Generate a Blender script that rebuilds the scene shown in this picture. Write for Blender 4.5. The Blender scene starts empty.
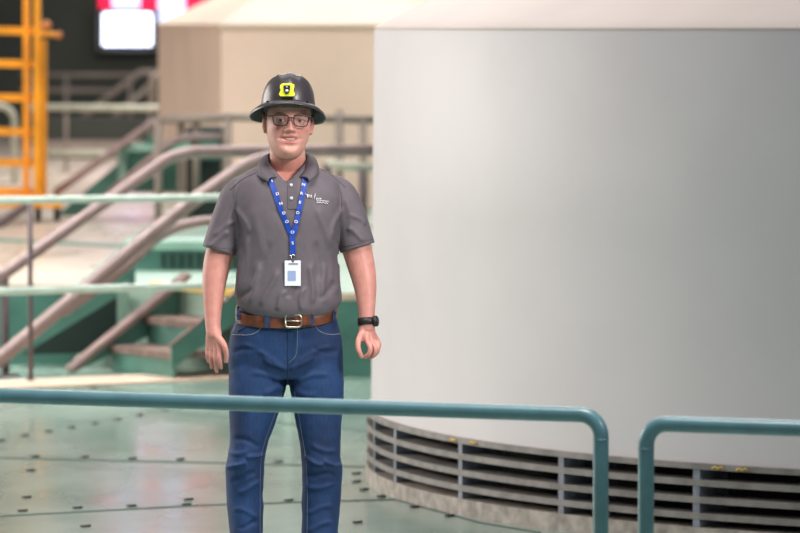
import bpy, bmesh, math, random
import numpy as np
from mathutils import Vector, Matrix, noise
from mathutils.bvhtree import BVHTree
random.seed(7)
COL = bpy.context.scene.collection
PI = math.pi

# ------------------------------------------------------------------ camera
F = 4444.0; CAMZ = 1.974
PITCH = math.atan((266.5 - 24.0) / F)
cam_d = bpy.data.cameras.new('camera'); cam = bpy.data.objects.new('camera', cam_d); COL.objects.link(cam)
cam_d.sensor_width = 36; cam_d.lens = F / 800 * 36; cam_d.clip_end = 500
cam.location = (0, 0, CAMZ); cam.rotation_euler = (PI / 2 - PITCH, 0, 0)
cam_d.dof.use_dof = True; cam_d.dof.focus_distance = 14.25; cam_d.dof.aperture_fstop = 4.6
bpy.context.scene.camera = cam

def at(x, y, D):
    """world point seen at pixel x, y at forward distance D"""
    u, v = (x - 400) / F, (266.5 - y) / F
    c, s = math.cos(PITCH), math.sin(PITCH)
    d = Vector((u, c + v * s, -s + v * c))
    return Vector((0, 0, CAMZ)) + d * (D / d.y)
def onz(x, y, z):
    u, v = (x - 400) / F, (266.5 - y) / F
    c, s = math.cos(PITCH), math.sin(PITCH)
    d = Vector((u, c + v * s, -s + v * c))
    return Vector((0, 0, CAMZ)) + d * ((z - CAMZ) / d.z)

# ------------------------------------------------------------------ materials
def lin(c):
    return tuple((v / 255 / 12.92 if v / 255 <= .04045 else ((v / 255 + .055) / 1.055) ** 2.4) for v in c) + (1,)
def mat(name, col, rough=.5, metal=0, var=0.0, scale=8, bump=0, bscale=60, coat=0, spec=None, sss=0, col2=None, stretch=None):
    m = bpy.data.materials.new(name); m.use_nodes = True
    nt = m.node_tree; b = nt.nodes['Principled BSDF']
    b.inputs['Base Color'].default_value = lin(col); b.inputs['Roughness'].default_value = rough
    b.inputs['Metallic'].default_value = metal; b.inputs['Coat Weight'].default_value = coat
    if spec is not None: b.inputs['Specular IOR Level'].default_value = spec
    if sss:
        b.inputs['Subsurface Weight'].default_value = sss; b.inputs['Subsurface Radius'].default_value = (.012, .005, .003); b.inputs['Subsurface Scale'].default_value = 1
    tc = nt.nodes.new('ShaderNodeTexCoord'); src = tc.outputs['Object']
    if stretch:
        mp = nt.nodes.new('ShaderNodeMapping'); mp.inputs['Scale'].default_value = stretch
        nt.links.new(src, mp.inputs['Vector']); src = mp.outputs['Vector']
    if var or col2:
        n = nt.nodes.new('ShaderNodeTexNoise'); n.inputs['Scale'].default_value = scale; n.inputs['Detail'].default_value = 5
        nt.links.new(src, n.inputs['Vector'])
        r = nt.nodes.new('ShaderNodeValToRGB')
        c2 = col2 or tuple(v * (1 - var) for v in col)
        c1 = col if col2 else tuple(min(255, v * (1 + var * .5)) for v in col)
        r.color_ramp.elements[0].color = lin(c2); r.color_ramp.elements[1].color = lin(c1)
        r.color_ramp.elements[0].position = .35; r.color_ramp.elements[1].position = .65
        nt.links.new(n.outputs['Fac'], r.inputs['Fac']); nt.links.new(r.outputs['Color'], b.inputs['Base Color'])
    if bump:
        n2 = nt.nodes.new('ShaderNodeTexNoise'); n2.inputs['Scale'].default_value = bscale; n2.inputs['Detail'].default_value = 3
        nt.links.new(src, n2.inputs['Vector'])
        bp = nt.nodes.new('ShaderNodeBump'); bp.inputs['Strength'].default_value = bump; bp.inputs['Distance'].default_value = .004
        nt.links.new(n2.outputs['Fac'], bp.inputs['Height']); nt.links.new(bp.outputs['Normal'], b.inputs['Normal'])
    return m
def emit(name, col, s):
    m = bpy.data.materials.new(name); m.use_nodes = True; nt = m.node_tree
    b = nt.nodes['Principled BSDF']; b.inputs['Base Color'].default_value = lin(col)
    b.inputs['Emission Color'].default_value = lin(col); b.inputs['Emission Strength'].default_value = s
    return m

M = {}
M['gen'] = mat('white generator paint', (221, 216, 217), .5, var=.02, scale=1.5, bump=.03, bscale=5)
M['gen_far'] = mat('cream generator paint', (236, 210, 190), .5, var=.03, scale=1.5)
M['lid'] = mat('glossy cream lid', (230, 214, 206), .5, var=.02, scale=2, bump=.08, bscale=3)
M['lid_far'] = mat('cream far lid', (224, 206, 186), .6, var=.03, scale=2)
M['vent'] = mat('worn grey vent paint', (148, 142, 137), .55, var=.12, scale=14, bump=.2, bscale=80)
M['vent_base'] = mat('worn buff base paint', (182, 172, 162), .6, var=.18, scale=16, bump=.3, bscale=60)
M['vent_post'] = mat('grey blue steel post', (150, 154, 168), .5, var=.15, scale=20)
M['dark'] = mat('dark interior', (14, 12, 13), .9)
M['teal'] = mat('teal rail paint', (74, 112, 121), .35, var=.05, scale=20, coat=.15)
M['mint'] = mat('mint rail paint', (202, 218, 206), .4, var=.06, scale=10)
M['mauve'] = mat('mauve brown rail paint', (152, 130, 127), .4, var=.07, scale=10)
M['mauve_dark'] = mat('dark mauve paint', (98, 84, 88), .6, var=.1, scale=10)
M['green'] = mat('green steel paint', (82, 132, 119), .45, var=.12, scale=4)
M['green_dark'] = mat('dark green steel and shade', (26, 44, 40), .6)
M['green_pale'] = mat('pale mint panel', (138, 176, 160), .45, var=.08, scale=4)
M['tread'] = mat('brown stair tread', (128, 106, 98), .6, var=.15, scale=14)
M['yellow_line'] = mat('yellow safety paint', (232, 190, 80), .5, var=.08)
M['orange'] = mat('orange lift paint', (246, 164, 36), .4, var=.08, scale=6)
M['orange_dark'] = mat('rusty orange knob', (190, 116, 60), .5)
M['rubber'] = mat('black rubber', (24, 22, 22), .7)
M['steel_pale'] = mat('pale grey rail', (186, 186, 168), .4, var=.06)
M['grey_rail'] = mat('grey brown far rail', (146, 132, 122), .5, var=.06)
M['wall'] = mat('dark hall wall', (62, 64, 56), .8, var=.2, scale=.5)
M['seam'] = mat('dark green joint', (62, 92, 80), .7)
M['bolt'] = mat('dark oily bolt', (58, 48, 44), .5)
M['border'] = mat('buff curb strip', (216, 190, 168), .5, var=.08)

def floor_mat(name, c1, c2, rough, sc, coat=0.0):
    m = mat(name, c1, rough, var=.1, scale=sc, col2=c2, coat=coat)
    nt = m.node_tree; b = nt.nodes['Principled BSDF']
    n = nt.nodes.new('ShaderNodeTexNoise'); n.inputs['Scale'].default_value = 2.2; n.inputs['Detail'].default_value = 6
    tc = nt.nodes.new('ShaderNodeTexCoord'); mp = nt.nodes.new('ShaderNodeMapping'); mp.inputs['Scale'].default_value = (1.2, .35, 1)
    nt.links.new(tc.outputs['Object'], mp.inputs['Vector']); nt.links.new(mp.outputs['Vector'], n.inputs['Vector'])
    r = nt.nodes.new('ShaderNodeMapRange'); r.inputs['From Min'].default_value = .3; r.inputs['From Max'].default_value = .7
    r.inputs['To Min'].default_value = rough * .75; r.inputs['To Max'].default_value = rough * 1.35
    nt.links.new(n.outputs['Fac'], r.inputs['Value']); nt.links.new(r.outputs['Result'], b.inputs['Roughness'])
    return m
M['floor'] = floor_mat('glossy mint floor paint', (150, 174, 161), (134, 158, 147), .17, 1.6)
M['floor_beige'] = floor_mat('beige raised floor', (206, 192, 176), (192, 178, 162), .3, .8)
M['floor_mint'] = floor_mat('mint raised floor', (168, 194, 178), (152, 180, 166), .3, .8)

# ------------------------------------------------------------------ mesh helpers
def link(name, me, m=None, parent=None):
    o = bpy.data.objects.new(name, me); COL.objects.link(o)
    if m is not None: me.materials.append(m)
    if parent is not None: o.parent = parent
    return o
def thing(name, label, cat, loc=(0, 0, 0), group=None):
    o = bpy.data.objects.new(name, None); COL.objects.link(o); o.location = loc; o.empty_display_size = .1
    o['label'] = label; o['category'] = cat
    if group: o['group'] = group
    return o
class MB:
    def __init__(s): s.v = []; s.f = []; s.sm = []
    def add(s, vs, fs, smooth=False):
        k = len(s.v); s.v += [tuple(v) for v in vs]
        s.f += [tuple(i + k for i in f) for f in fs]; s.sm += [smooth] * len(fs)
        return s
    def box(s, c, d, rz=0, ry=0):
        R = Matrix.Rotation(rz, 3, 'Z') @ Matrix.Rotation(ry, 3, 'Y'); c = Vector(c)
        vs = [c + R @ Vector((x * d[0] / 2, y * d[1] / 2, z * d[2] / 2)) for x in (-1, 1) for y in (-1, 1) for z in (-1, 1)]
        return s.add(vs, [(0, 1, 3, 2), (4, 6, 7, 5), (0, 4, 5, 1), (2, 3, 7, 6), (0, 2, 6, 4), (1, 5, 7, 3)])
    def bar(s, a, b, w, h, up=(0, 0, 1)):
        a = Vector(a); b = Vector(b); t = (b - a).normalized(); u = Vector(up); sd = t.cross(u).normalized(); u = sd.cross(t)
        vs = [p + sd * x * w / 2 + u * z * h / 2 for p in (a, b) for x, z in ((-1, -1), (1, -1), (1, 1), (-1, 1))]
        return s.add(vs, [(0, 1, 2, 3), (7, 6, 5, 4), (0, 4, 5, 1), (1, 5, 6, 2), (2, 6, 7, 3), (3, 7, 4, 0)])
    def prism(s, poly, d):
        """poly: list of world points (planar); d: extrusion vector"""
        n = len(poly); d = Vector(d); vs = [Vector(p) for p in poly] + [Vector(p) + d for p in poly]
        return s.add(vs, [tuple(range(n))[::-1], tuple(range(n, 2 * n))] + [(i, (i + 1) % n, n + (i + 1) % n, n + i) for i in range(n)])
    def loft(s, rings, cap=True, smooth=True, closed=True):
        n = len(rings[0]); vs = [p for r in rings for p in r]; fs = []
        for i in range(len(rings) - 1):
            for j in range(n if closed else n - 1):
                a = i * n + j; b = i * n + (j + 1) % n
                fs.append((a, b, b + n, a + n))
        if cap:
            fs.append(tuple(range(n))[::-1]); k = (len(rings) - 1) * n; fs.append(tuple(range(k, k + n)))
        return s.add(vs, fs, smooth)
    def tube(s, pts, r, n=12, cap=True, r2=None, round_ends=False):
        """pts list; r scalar or list"""
        pts = [Vector(p) for p in pts]; k = len(pts)
        rr = list(r) if hasattr(r, '__len__') else [r] * k
        if round_ends:
            t0 = (pts[0] - pts[1]).normalized(); t1 = (pts[-1] - pts[-2]).normalized()
            A = [(pts[0] + t0 * rr[0] * math.sin(a), rr[0] * max(math.cos(a), .05)) for a in (PI / 2, PI / 3, PI / 6)]
            B = [(pts[-1] + t1 * rr[-1] * math.sin(a), rr[-1] * max(math.cos(a), .05)) for a in (PI / 6, PI / 3, PI / 2)]
            pts = [a for a, _ in A] + pts + [b for b, _ in B]; rr = [b for _, b in A] + rr + [b for _, b in B]; k = len(pts)
        T = []
        for i in range(k):
            a = pts[max(i - 1, 0)]; b = pts[min(i + 1, k - 1)]; T.append((b - a).normalized())
        u = Vector((0, 0, 1)) if abs(T[0].z) < .9 else Vector((0, 1, 0))
        rings = []
        for i in range(k):
            u = (u - T[i] * u.dot(T[i])).normalized(); v = T[i].cross(u)
            rings.append([pts[i] + (u * math.cos(2 * PI * j / n) + v * math.sin(2 * PI * j / n)) * rr[i] for j in range(n)])
        return s.loft(rings, cap)
    def ball(s, c, r, n=12, m=8, R=None):
        c = Vector(c); r = Vector(r if hasattr(r, '__len__') else (r, r, r)); rings = []
        for i in range(m + 1):
            a = PI * min(max(i / m, .01), .99) - PI / 2
            ring = [Vector((r.x * math.cos(a) * math.cos(2 * PI * j / n), r.y * math.cos(a) * math.sin(2 * PI * j / n), r.z * math.sin(a))) for j in range(n)]
            rings.append([c + (R @ p if R else p) for p in ring])
        return s.loft(rings)
    def mesh(s, name, org=(0, 0, 0)):
        me = bpy.data.meshes.new(name); o = Vector(org)
        me.from_pydata([tuple(Vector(v) - o) for v in s.v], [], s.f)
        me.polygons.foreach_set('use_smooth', s.sm)
        bm = bmesh.new(); bm.from_mesh(me); bmesh.ops.recalc_face_normals(bm, faces=bm.faces); bm.to_mesh(me); bm.free()
        return me
    def build(s, name, m, parent=None, bevel=0):
        """vertices are in world space; parent is an unrotated Empty (or object under one)"""
        org = Vector((0, 0, 0)); p = parent
        while p is not None: org += p.location; p = p.parent
        o = link(name, s.mesh(name, org), m, parent)
        if bevel:
            b = o.modifiers.new('bevel', 'BEVEL'); b.width = bevel; b.segments = 2; b.limit_method = 'ANGLE'
        return o
def smooth_pts(pts, n=6):
    P = [Vector(p) for p in pts]; out = []
    for i in range(len(P) - 1):
        p0 = P[max(i - 1, 0)]; p1 = P[i]; p2 = P[i + 1]; p3 = P[min(i + 2, len(P) - 1)]
        for k in range(n):
            t = k / n
            out.append(.5 * ((2 * p1) + (p2 - p0) * t + (2 * p0 - 5 * p1 + 4 * p2 - p3) * t * t + (3 * p1 - p0 - 3 * p2 + p3) * t ** 3))
    return out + [P[-1]]
def smooth_vals(v, n=6):
    return [p.x for p in smooth_pts([(a, 0, 0) for a in v], n)]
def fillet(pts, r, n=8):
    """polyline with rounded corners of radius r"""
    P = [Vector(p) for p in pts]; out = [P[0]]
    for i in range(1, len(P) - 1):
        a = (P[i - 1] - P[i]).normalized(); b = (P[i + 1] - P[i]).normalized()
        ang = a.angle(b)
        if ang > 3.0: out.append(P[i]); continue
        d = min(r / math.tan(ang / 2), (P[i - 1] - P[i]).length * .49, (P[i + 1] - P[i]).length * .49)
        rr = d * math.tan(ang / 2); c = P[i] + (a + b).normalized() * (rr / math.sin(ang / 2))
        s = P[i] + a * d - c; e = P[i] + b * d - c
        th = s.angle(e); L = s.length
        for k in range(n + 1):
            t = k / n
            v = (s * math.sin((1 - t) * th) + e * math.sin(t * th)).normalized() * L if th > 1e-4 else s
            out.append(c + v)
    return out + [P[-1]]
def struct(o): o['kind'] = 'structure'; return o

# ================================================================== SETTING
STAIR_U = Vector((.82, .572, 0)); STAIR_V = Vector((.572, -.82, 0))
RISE, RUN = .155, .237; ZP = 3 * RISE
S0 = onz(111, 345, RISE) - STAIR_U * 0.0            # far left corner of the first tread nosing
# main platform floor
fl = struct(MB().prism([(-9, 2, 0), (14, 2, 0), (14, 26.6, 0), (-9, 26.6, 0)], (0, 0, -.25)).build('floor', M['floor']))
# raised floor behind
P3 = S0 + STAIR_U * RUN * 2
pl_far = [(-26, 25.75), (-1.72, 25.75), (P3.x - .0, P3.y), (P3.x + STAIR_V.x * .70, P3.y + STAIR_V.y * .70), (9, P3.y + STAIR_V.y * .70)]
rb = [Vector((x, y, ZP)) for x, y in [(-26, 25.75), (-1.9, 25.75), (-1.9, 60.4), (-26, 60.4)]]
struct(MB().prism(rb, (0, 0, -ZP - .25)).build('floor_raised_left', M['floor_beige']))
rm = [Vector((x, y, ZP)) for x, y in [(-1.9, 25.75), (P3.x, P3.y), (P3.x + STAIR_V.x * .70, P3.y + STAIR_V.y * .70), (20, P3.y + STAIR_V.y * .70), (20, 60.4), (-1.9, 60.4)]]
struct(MB().prism(rm, (0, 0, -ZP - .25)).build('floor_raised_right', M['floor_mint']))
# green fascia plates on the raised edge, yellow nosing line, buff border strips
struct(MB().bar((-26, 25.735, .22), (-1.9, 25.735, .22), .02, .44).build('trim_1', M['green']))
a = P3 + STAIR_V * .70
struct(MB().bar((a.x, a.y - .012, .215), (20, a.y - .012, .215), .02, .43).build('trim_2', M['green']))
struct(MB().bar((a.x, a.y - .012, .45), (20, a.y - .012, .45), .03, .04).build('trim_3', M['border']))
q = P3 - STAIR_U * .012; e = q + STAIR_V * .72
q.z = e.z = ZP + .004
struct(MB().bar(q - STAIR_V * .3, e, .05, .035).build('trim_4', M['yellow_line']))
struct(MB().bar(onz(-60, 388, .004), onz(300, 372, .004), .5, .012).build('trim_5', M['border']))
# a thin green floor stripe on the raised floor
struct(MB().bar(onz(-40, 238, ZP + .004), onz(150, 247, ZP + .004), .22, .01).build('trim_6', M['green']))
# far wall and windowed end of the hall
struct(MB().box((0, 60.3, 9), (70, .3, 20)).build('wall_back', M['wall']))

# floor joints and bolt heads (fixed in the floor: its parts)
def seam(pts, w=.012):
    mb = MB()
    for (x0, y0), (x1, y1) in zip(pts, pts[1:]):
        mb.bar(onz(x0, y0, .0), onz(x1, y1, .0), w, .006)
    mb.build('seam', M['seam'], fl)
seam([(-60, 456.5), (0, 458), (230, 463.5), (366, 467)], .03)
seam([(-60, 520), (0, 516.5), (200, 505.5), (396, 499.5)], .02)
seam([(150, 410), (200, 414), (290, 424), (368, 431.5)], .03)
seam([(396, 500), (480, 523), (540, 533)], .012)
for x, y in [(35, 457), (84, 457.5), (132, 459), (180, 460), (278, 462), (22, 511.5), (77, 508.5), (131, 506.5), (186, 505), (288, 501),
             (0, 441), (24, 436), (48, 432), (71, 428), (94, 424), (117, 420), (139, 416), (164, 411), (93, 388),
             (30, 471), (26, 498), (188, 500), (85, 527), (356, 474), (356, 482), (364, 490), (381, 497), (357, 523), (414, 507.5), (449, 516.5)]:
    p = onz(x, y, 0)
    mb = MB(); c = Vector((p.x, p.y, .004)); w = .011
    mb.tube([(p.x, p.y, -.002), (p.x, p.y, .005)], w, 10)
    mb.bar(c + Vector((-.012, -.01, .0)), c + Vector((.016, .02, .0)), .016, .008)
    mb.build('bolt', M['bolt'], fl)

# ================================================================== MAIN GENERATOR
GC = Vector((3.074, 19.338, 0)); GR = 3.222
g = thing('generator_housing', 'large white round generator housing with conical lid and slatted vent ring, filling the right side', 'generator', tuple(GC))
NS = 192
def circ(r, z, n=NS, c=GC): return [c + Vector((r * math.cos(2 * PI * i / n), r * math.sin(2 * PI * i / n), z)) for i in range(n)]
ZT = 1.955; HV = .312
mb = MB(); mb.loft([circ(GR - .02, HV - .01), circ(GR - .022, HV), circ(GR - .028, 1.2), circ(GR - .036, ZT - .012), circ(GR - .044, ZT)], cap=False)
mb.build('housing_wall', M['gen'], g)
mb = MB(); mb.loft([circ(GR - .30, ZT - .01), circ(GR - .038, ZT - .004), circ(GR - .036, ZT + .004)] + [circ((GR - .041) * (1 - t), ZT + .008 + 1.62 * t) for t in (0.0, .02, .05, .1, .2, .4, .6, .8, .97)], cap=True)
lid = mb.build('lid', M['lid'], g)
def ring(name, r0, r1, z0, z1, m):
    MB().loft([circ(r0, z0), circ(r1, z0), circ(r1, z1), circ(r0, z1), circ(r0, z0)], cap=False, smooth=False).build(name, m, g)
ring('vent_base', GR - .12, GR + .004, 0, .068, M['vent_base'])
for z in (.099, .161, .226): ring('louvre', GR - .10, GR, z, z + .024, M['vent'])
ring('vent_band', GR - .1, GR + .002, .290, HV, M['vent'])
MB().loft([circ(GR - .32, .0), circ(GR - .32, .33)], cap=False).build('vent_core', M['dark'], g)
for px in (373, 394, 459.5, 561, 697, 860):
    # angle of the ring point seen at that column
    best = min((abs(400 + F * (GC.x + GR * math.cos(t)) / (GC.y + GR * math.sin(t)) - px), t) for t in [PI + i * .0005 for i in range(int(PI / 2 / .0005) + 600)])
    t = best[1]
    for k, dt in enumerate((0, .03) if px == 561 else (0,)):
        d = Vector((math.cos(t + dt), math.sin(t + dt), 0))
        mb = MB(); mb.bar(GC + d * (GR - (.004 if not k else .1)) + Vector((0, 0, .18)), GC + d * (GR - .2) + Vector((0, 0, .18)), .03, .235)
        mb.build('vent_post', M['vent_post'], g)
for px, dz in ((454, .300), (474, .302), (720, .300), (744, .300)):
    t = min((abs(400 + F * (GC.x + GR * math.cos(t)) / (GC.y + GR * math.sin(t)) - px), t) for t in [PI + i * .001 for i in range(1900)])[1]
    mb = MB(); n_ = 5
    for r_ in (GR + .001, GR + .004): pass
    a_ = [GC + Vector((math.cos(t + k * .004) * (GR + .0035), math.sin(t + k * .004) * (GR + .0035), dz + (.004 if k % 2 else -.003))) for k in range(-2, 3)]
    mb.tube(a_, .0045, 8); mb.build('paint_mark', M['yellow_line'], g)
for k in range(18):
    t = math.radians(300 + k * 14); d = Vector((math.cos(t), math.sin(t), 0))
    if 195 < math.degrees(t) % 360 < 290 or k % 2: continue
    MB().bar(GC + d * (GR - .004) + Vector((0, 0, .18)), GC + d * (GR - .2) + Vector((0, 0, .18)), .03, .235).build('vent_post', M['vent_post'], g)

# ================================================================== SECOND GENERATOR (behind)
def ground(p, z=0): return Vector((p.x, p.y, z))
pl = [ground(at(158, 25, 40.5)), ground(at(179, 25, 39)), ground(at(221, 25, 36.8)), ground(at(440, 25, 36.5)), ground(at(520, 25, 38.5)), ground(at(520, 25, 43)), ground(at(440, 25, 45)), ground(at(221, 25, 44.5))]
ap = ground(at(335, 25, 40.3)); ap.z = 2.72
g2 = thing('generator_housing', 'cream faceted generator housing standing behind the man in the hard hat', 'generator', tuple(ground(ap, ZP)))
mb = MB(); n = len(pl)
mb.prism([p + Vector((0, 0, ZP)) for p in pl], (0, 0, 1.955 - ZP)); mb.build('housing_wall', M['gen_far'], g2)
mb = MB(); cc = ap.copy(); cc.z = 0
lo = [cc + (p - cc) * 1.01 + Vector((0, 0, 1.955)) for p in pl]; lo2 = [p + Vector((0, 0, .02)) for p in lo]
mb.loft([lo, lo2, [ap + (p - ap) * .02 for p in lo2]], smooth=False); mb.build('lid', M['lid_far'], g2)

# ================================================================== RAILINGS
def railing(label, rails, posts, m, r=.025, group=None, cat='railing', zfoot=0.0, name='handrail', mp=None, rp=None, bend=.12):
    """rails: lists of world points; posts: (top point) dropped to zfoot"""
    b = rails[0][0]
    o = thing(name, label, cat, (b.x, b.y, zfoot), group)
    for rl in rails:
        MB().tube(fillet(rl, bend) if len(rl) > 2 else rl, r, 14).build('rail', m, o)
    for p, in [(p,) for p in posts]:
        mb = MB(); f = Vector((p.x, p.y, zfoot)); mb.tube([f, p], rp or r, 12); mb.tube([f, f + Vector((0, 0, .012))], r * 2.2, 16)
        mb.build('post', mp or m, o)
    return o
# foreground teal rails
zr = .918
def fore(x, D): return Vector(((x - 400) / F * D, D, zr))
A0 = Vector((-1.135, 12.61, zr)); A1 = Vector((.543, 11.97, zr)); dr = (A1 - A0).normalized()
o = thing('handrail', 'teal pipe handrail in front of the man, its right end bent down', 'railing', (A1.x, A1.y, 0))
L0 = A0 - dr * 1.1
path = fillet([Vector((L0.x, L0.y, 0)), L0, A1, Vector((A1.x, A1.y, 0))], .058, 12)
MB().tube(path, .0213, 20).build('bent_pipe', M['teal'], o)
MB().tube([(A1.x, A1.y, .855), (A1.x, A1.y, .851)], .0222, 20).build('weld_ring', M['teal'], o)
MB().tube([(A1.x, A1.y, 0), (A1.x, A1.y, .012)], .06, 20).build('foot_plate', M['teal'], o)
MB().tube([(L0.x, L0.y, 0), (L0.x, L0.y, .012)], .06, 20).build('foot_plate', M['teal'], o)
B0 = Vector((.652, 11.73, zr)); dB = Vector((.93, -.36, 0)).normalized(); B1 = B0 + dB * 1.6
o = thing('handrail', 'teal pipe handrail at the right edge, its left end bent down', 'railing', (B0.x, B0.y, 0))
path = fillet([Vector((B0.x, B0.y, 0)), B0, B1, Vector((B1.x, B1.y, 0))], .058, 12)
MB().tube(path, .0213, 20).build('bent_pipe', M['teal'], o)
MB().tube([(B0.x, B0.y, .853), (B0.x, B0.y, .849)], .0222, 20).build('weld_ring', M['teal'], o)
MB().tube([(B0.x, B0.y, 0), (B0.x, B0.y, .012)], .06, 20).build('foot_plate', M['teal'], o)
MB().tube([(B1.x, B1.y, 0), (B1.x, B1.y, .012)], .06, 20).build('foot_plate', M['teal'], o)

# pale mint railing at the far edge of the platform (left of the man)
railing('pale mint two-bar railing along the platform edge left of the man',
        [[at(-160, 202.5, 24.0), at(222, 197.5, 24.5), at(290, 197, 24.5)], [at(-160, 296, 24.0), at(222, 285, 24.5), at(290, 284, 24.5)]],
        [at(-120, 202, 24.02), at(288, 197, 24.5)], M['mint'], .021)
o = railing('thin grey stanchion standing behind the mint railing at far left', [[at(29, 203, 24.45), at(31, 203, 24.45)]], [at(30, 203, 24.45)], M['mauve_dark'], .014, cat='post', name='stanchion')

# stair with its mauve rails
st = thing('staircase', 'short green staircase with brown treads rising towards the raised floor', 'stairs', tuple(ground(S0)))
W = .66
for k in range(2):
    nz = S0 + STAIR_U * RUN * k; nz.z = RISE * (k + 1)
    c = nz + STAIR_U * (RUN * .5) + STAIR_V * (W / 2) - Vector((0, 0, .02))
    mb = MB(); mb.box(c, (RUN + .03, W, .04), math.atan2(STAIR_U.y, STAIR_U.x)); mb.build('tread', M['tread'], st)
for k in range(3):
    nz = S0 + STAIR_U * (RUN * k + .012); nz.z = RISE * k + RISE / 2 - .02
    mb = MB(); mb.box(nz + STAIR_V * (W / 2), (.012, W, RISE - .02), math.atan2(STAIR_U.y, STAIR_U.x)); mb.build('riser', M['green'], st)
sl = RISE / RUN
def stringer(off, s0, cw, dp, cm='mauve'):
    name = 'stringer'; a = S0 + STAIR_U * s0 + STAIR_V * off; b = S0 + STAIR_U * (RUN * 2.2) + STAIR_V * off
    a.z = RISE + s0 * sl + .04; b.z = RISE + RUN * 2.2 * sl + .04
    mb = MB(); mb.prism([ground(a, max(a.z - dp, 0)), ground(b, b.z - dp - .04), b, a], STAIR_V * .012)
    s = mb.build(name, M['green'], st)
    mb = MB(); mb.bar(a, b, cw, .03); mb.build('stringer_cap', M[cm], s)
stringer(-.02, -.26, .085, .2); stringer(W + .01, -.02, .02, .12, 'tread')

DA = 25.2
railing('mauve handrail with newel climbing beside the green staircase, far left',
        [[at(-40, 306, DA - .4), at(5, 273, DA - .3), at(168, 158, DA + .5), at(192, 152, DA + .7), at(262, 151, DA + 1), at(372, 150, DA + 1.2)]],
        [at(5, 275, DA - .3), at(292, 151, DA + 1.06)], M['mauve'], .036, mp=M['mauve_dark'], rp=.022, bend=.25)
railing('lower mauve stair rail running up behind the man to his left shoulder',
        [[at(-40, 389, DA - .75), at(1, 358, DA - .6), at(70, 301, DA - .4), at(136, 246, DA - .2), at(182, 209, DA), at(216, 185, DA + .1), at(248, 163, DA + .2), at(300, 152, DA + .4)]],
        [at(298, 153, DA + .39)], M['mauve'], .042, bend=.5)
o = railing('dark-ended grey rail between the man and the large white housing',
        [[at(325, 163, 30), at(347, 166, 30), at(378, 168, 30)]], [at(363, 167, 30), at(327, 163, 30)], M['steel_pale'], .03, mp=M['mauve_dark'], zfoot=ZP)
railing('grey two-bar railing in front of the cream housing',
        [[at(155, 119, 33), at(228, 117, 33), at(376, 120, 33)], [at(224, 153, 33), at(376, 150, 33)]], [at(228, 117, 33), at(339, 110, 33), at(363, 119, 33), at(158, 119, 33)], M['grey_rail'], .03, zfoot=ZP)
# goose-neck rail of the staircase
railing('brown goose-neck stair rail curving over the green cabinet',
        [[at(64, 312, 24.98), at(122, 270, 25.12), at(156, 238, 25.42), at(178, 226, 25.55), at(205, 221, 25.6), at(250, 221, 25.65)]], [], M['mauve'], .03, bend=.35)

# big plate stair behind (green side plate and a dark panel painted as the shade below)
o = thing('stair_side', 'green steel stair side plate with a dark triangular shade panel at far left', 'stairs', tuple(ground(at(70, 300, 25.4))))
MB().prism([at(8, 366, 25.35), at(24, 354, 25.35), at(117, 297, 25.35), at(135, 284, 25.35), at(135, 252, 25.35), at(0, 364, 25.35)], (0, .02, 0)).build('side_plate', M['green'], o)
MB().prism([at(20, 355, 25.5), at(119, 352, 25.5), at(119, 294, 25.5)], (0, .12, 0)).build('shade_panel', M['green_dark'], o)
MB().prism([at(117, 356, 25.3), at(128, 356, 25.3), at(128, 280, 25.3), at(117, 288, 25.3)], (0, .06, 0)).build('post', M['green_pale'], o)

# green slotted cabinet
c0 = at(128, 290, 27.2); c1 = at(262, 290, 27.2)
o = thing('cabinet', 'low green slotted cabinet on the raised floor behind the stair rail', 'cabinet', ((c0.x + c1.x) / 2, 27.5, ZP))
zt = at(0, 249, 27.2).z; zm = at(0, 272, 27.2).z; zb = ZP
MB().box(((c0.x + c1.x) / 2, 27.5, (zb + zt) / 2), (c1.x - c0.x, .6, zt - zb)).build('body', M['green'], o)
MB().box(((c0.x + c1.x) / 2, 27.5, zt + .02), (c1.x - c0.x + .06, .66, .05)).build('top', M['green_pale'], o)
MB().box(((c0.x + c1.x) / 2, 27.18, zm - .05), (c1.x - c0.x, .06, .07)).build('ledge', M['green_pale'], o)
mb = MB()
for k in range(9):
    mb.box((c0.x + .22 + k * .055, 27.19, (zt + zm) / 2 + .0), (.022, .03, (zt - zm) * .6))
mb.build('slots', M['green_dark'], o)

# far mint railing across the back
railing('far pale mint two-bar railing behind the orange lift', [[at(30, 107, 45), at(232, 109, 45)], [at(30, 153, 45), at(152, 153, 45)]], [at(66, 107, 45), at(150, 108, 45), at(221, 109, 45)], M['steel_pale'], .032, zfoot=ZP, rp=.016, mp=M['grey_rail'])
railing('rounded pale rail end behind the orange lift at the left edge', [[at(-40, 106, 42), at(14, 106, 42), at(15, 200, 42)]], [], M['steel_pale'], .03, zfoot=ZP, bend=.14)
# second green stair, farther
o = thing('staircase', 'distant green staircase with mauve rails above the mint railing', 'stairs', tuple(ground(at(110, 190, 34.25), ZP)))
MB().prism([at(56, 216, 34.25), at(96, 216, 34.25), at(160, 154, 34.25), at(160, 128, 34.25)], (0, .05, 0)).build('side_plate', M['green'], o)
MB().prism([at(118, 192, 34.55), at(182, 192, 34.55), at(182, 146, 34.55), at(118, 152, 34.55)], (0, .3, 0)).build('landing_panel', M['green'], o)
MB().prism([at(118, 196, 34.20), at(126, 196, 34.20), at(126, 140, 34.20), at(118, 148, 34.20)], (0, .08, 0)).build('post', M['green_pale'], o)
MB().prism([at(118, 152, 34.15), at(190, 150, 34.15), at(190, 143, 34.15), at(118, 145, 34.15)], (0, .3, 0)).build('landing_edge', M['green_pale'], o)
MB().tube(fillet([at(54, 194, 34.05), at(156, 120, 34.15), at(228, 118, 34.25)], .25), .03, 12).build('rail', M['mauve'], o)
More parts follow.
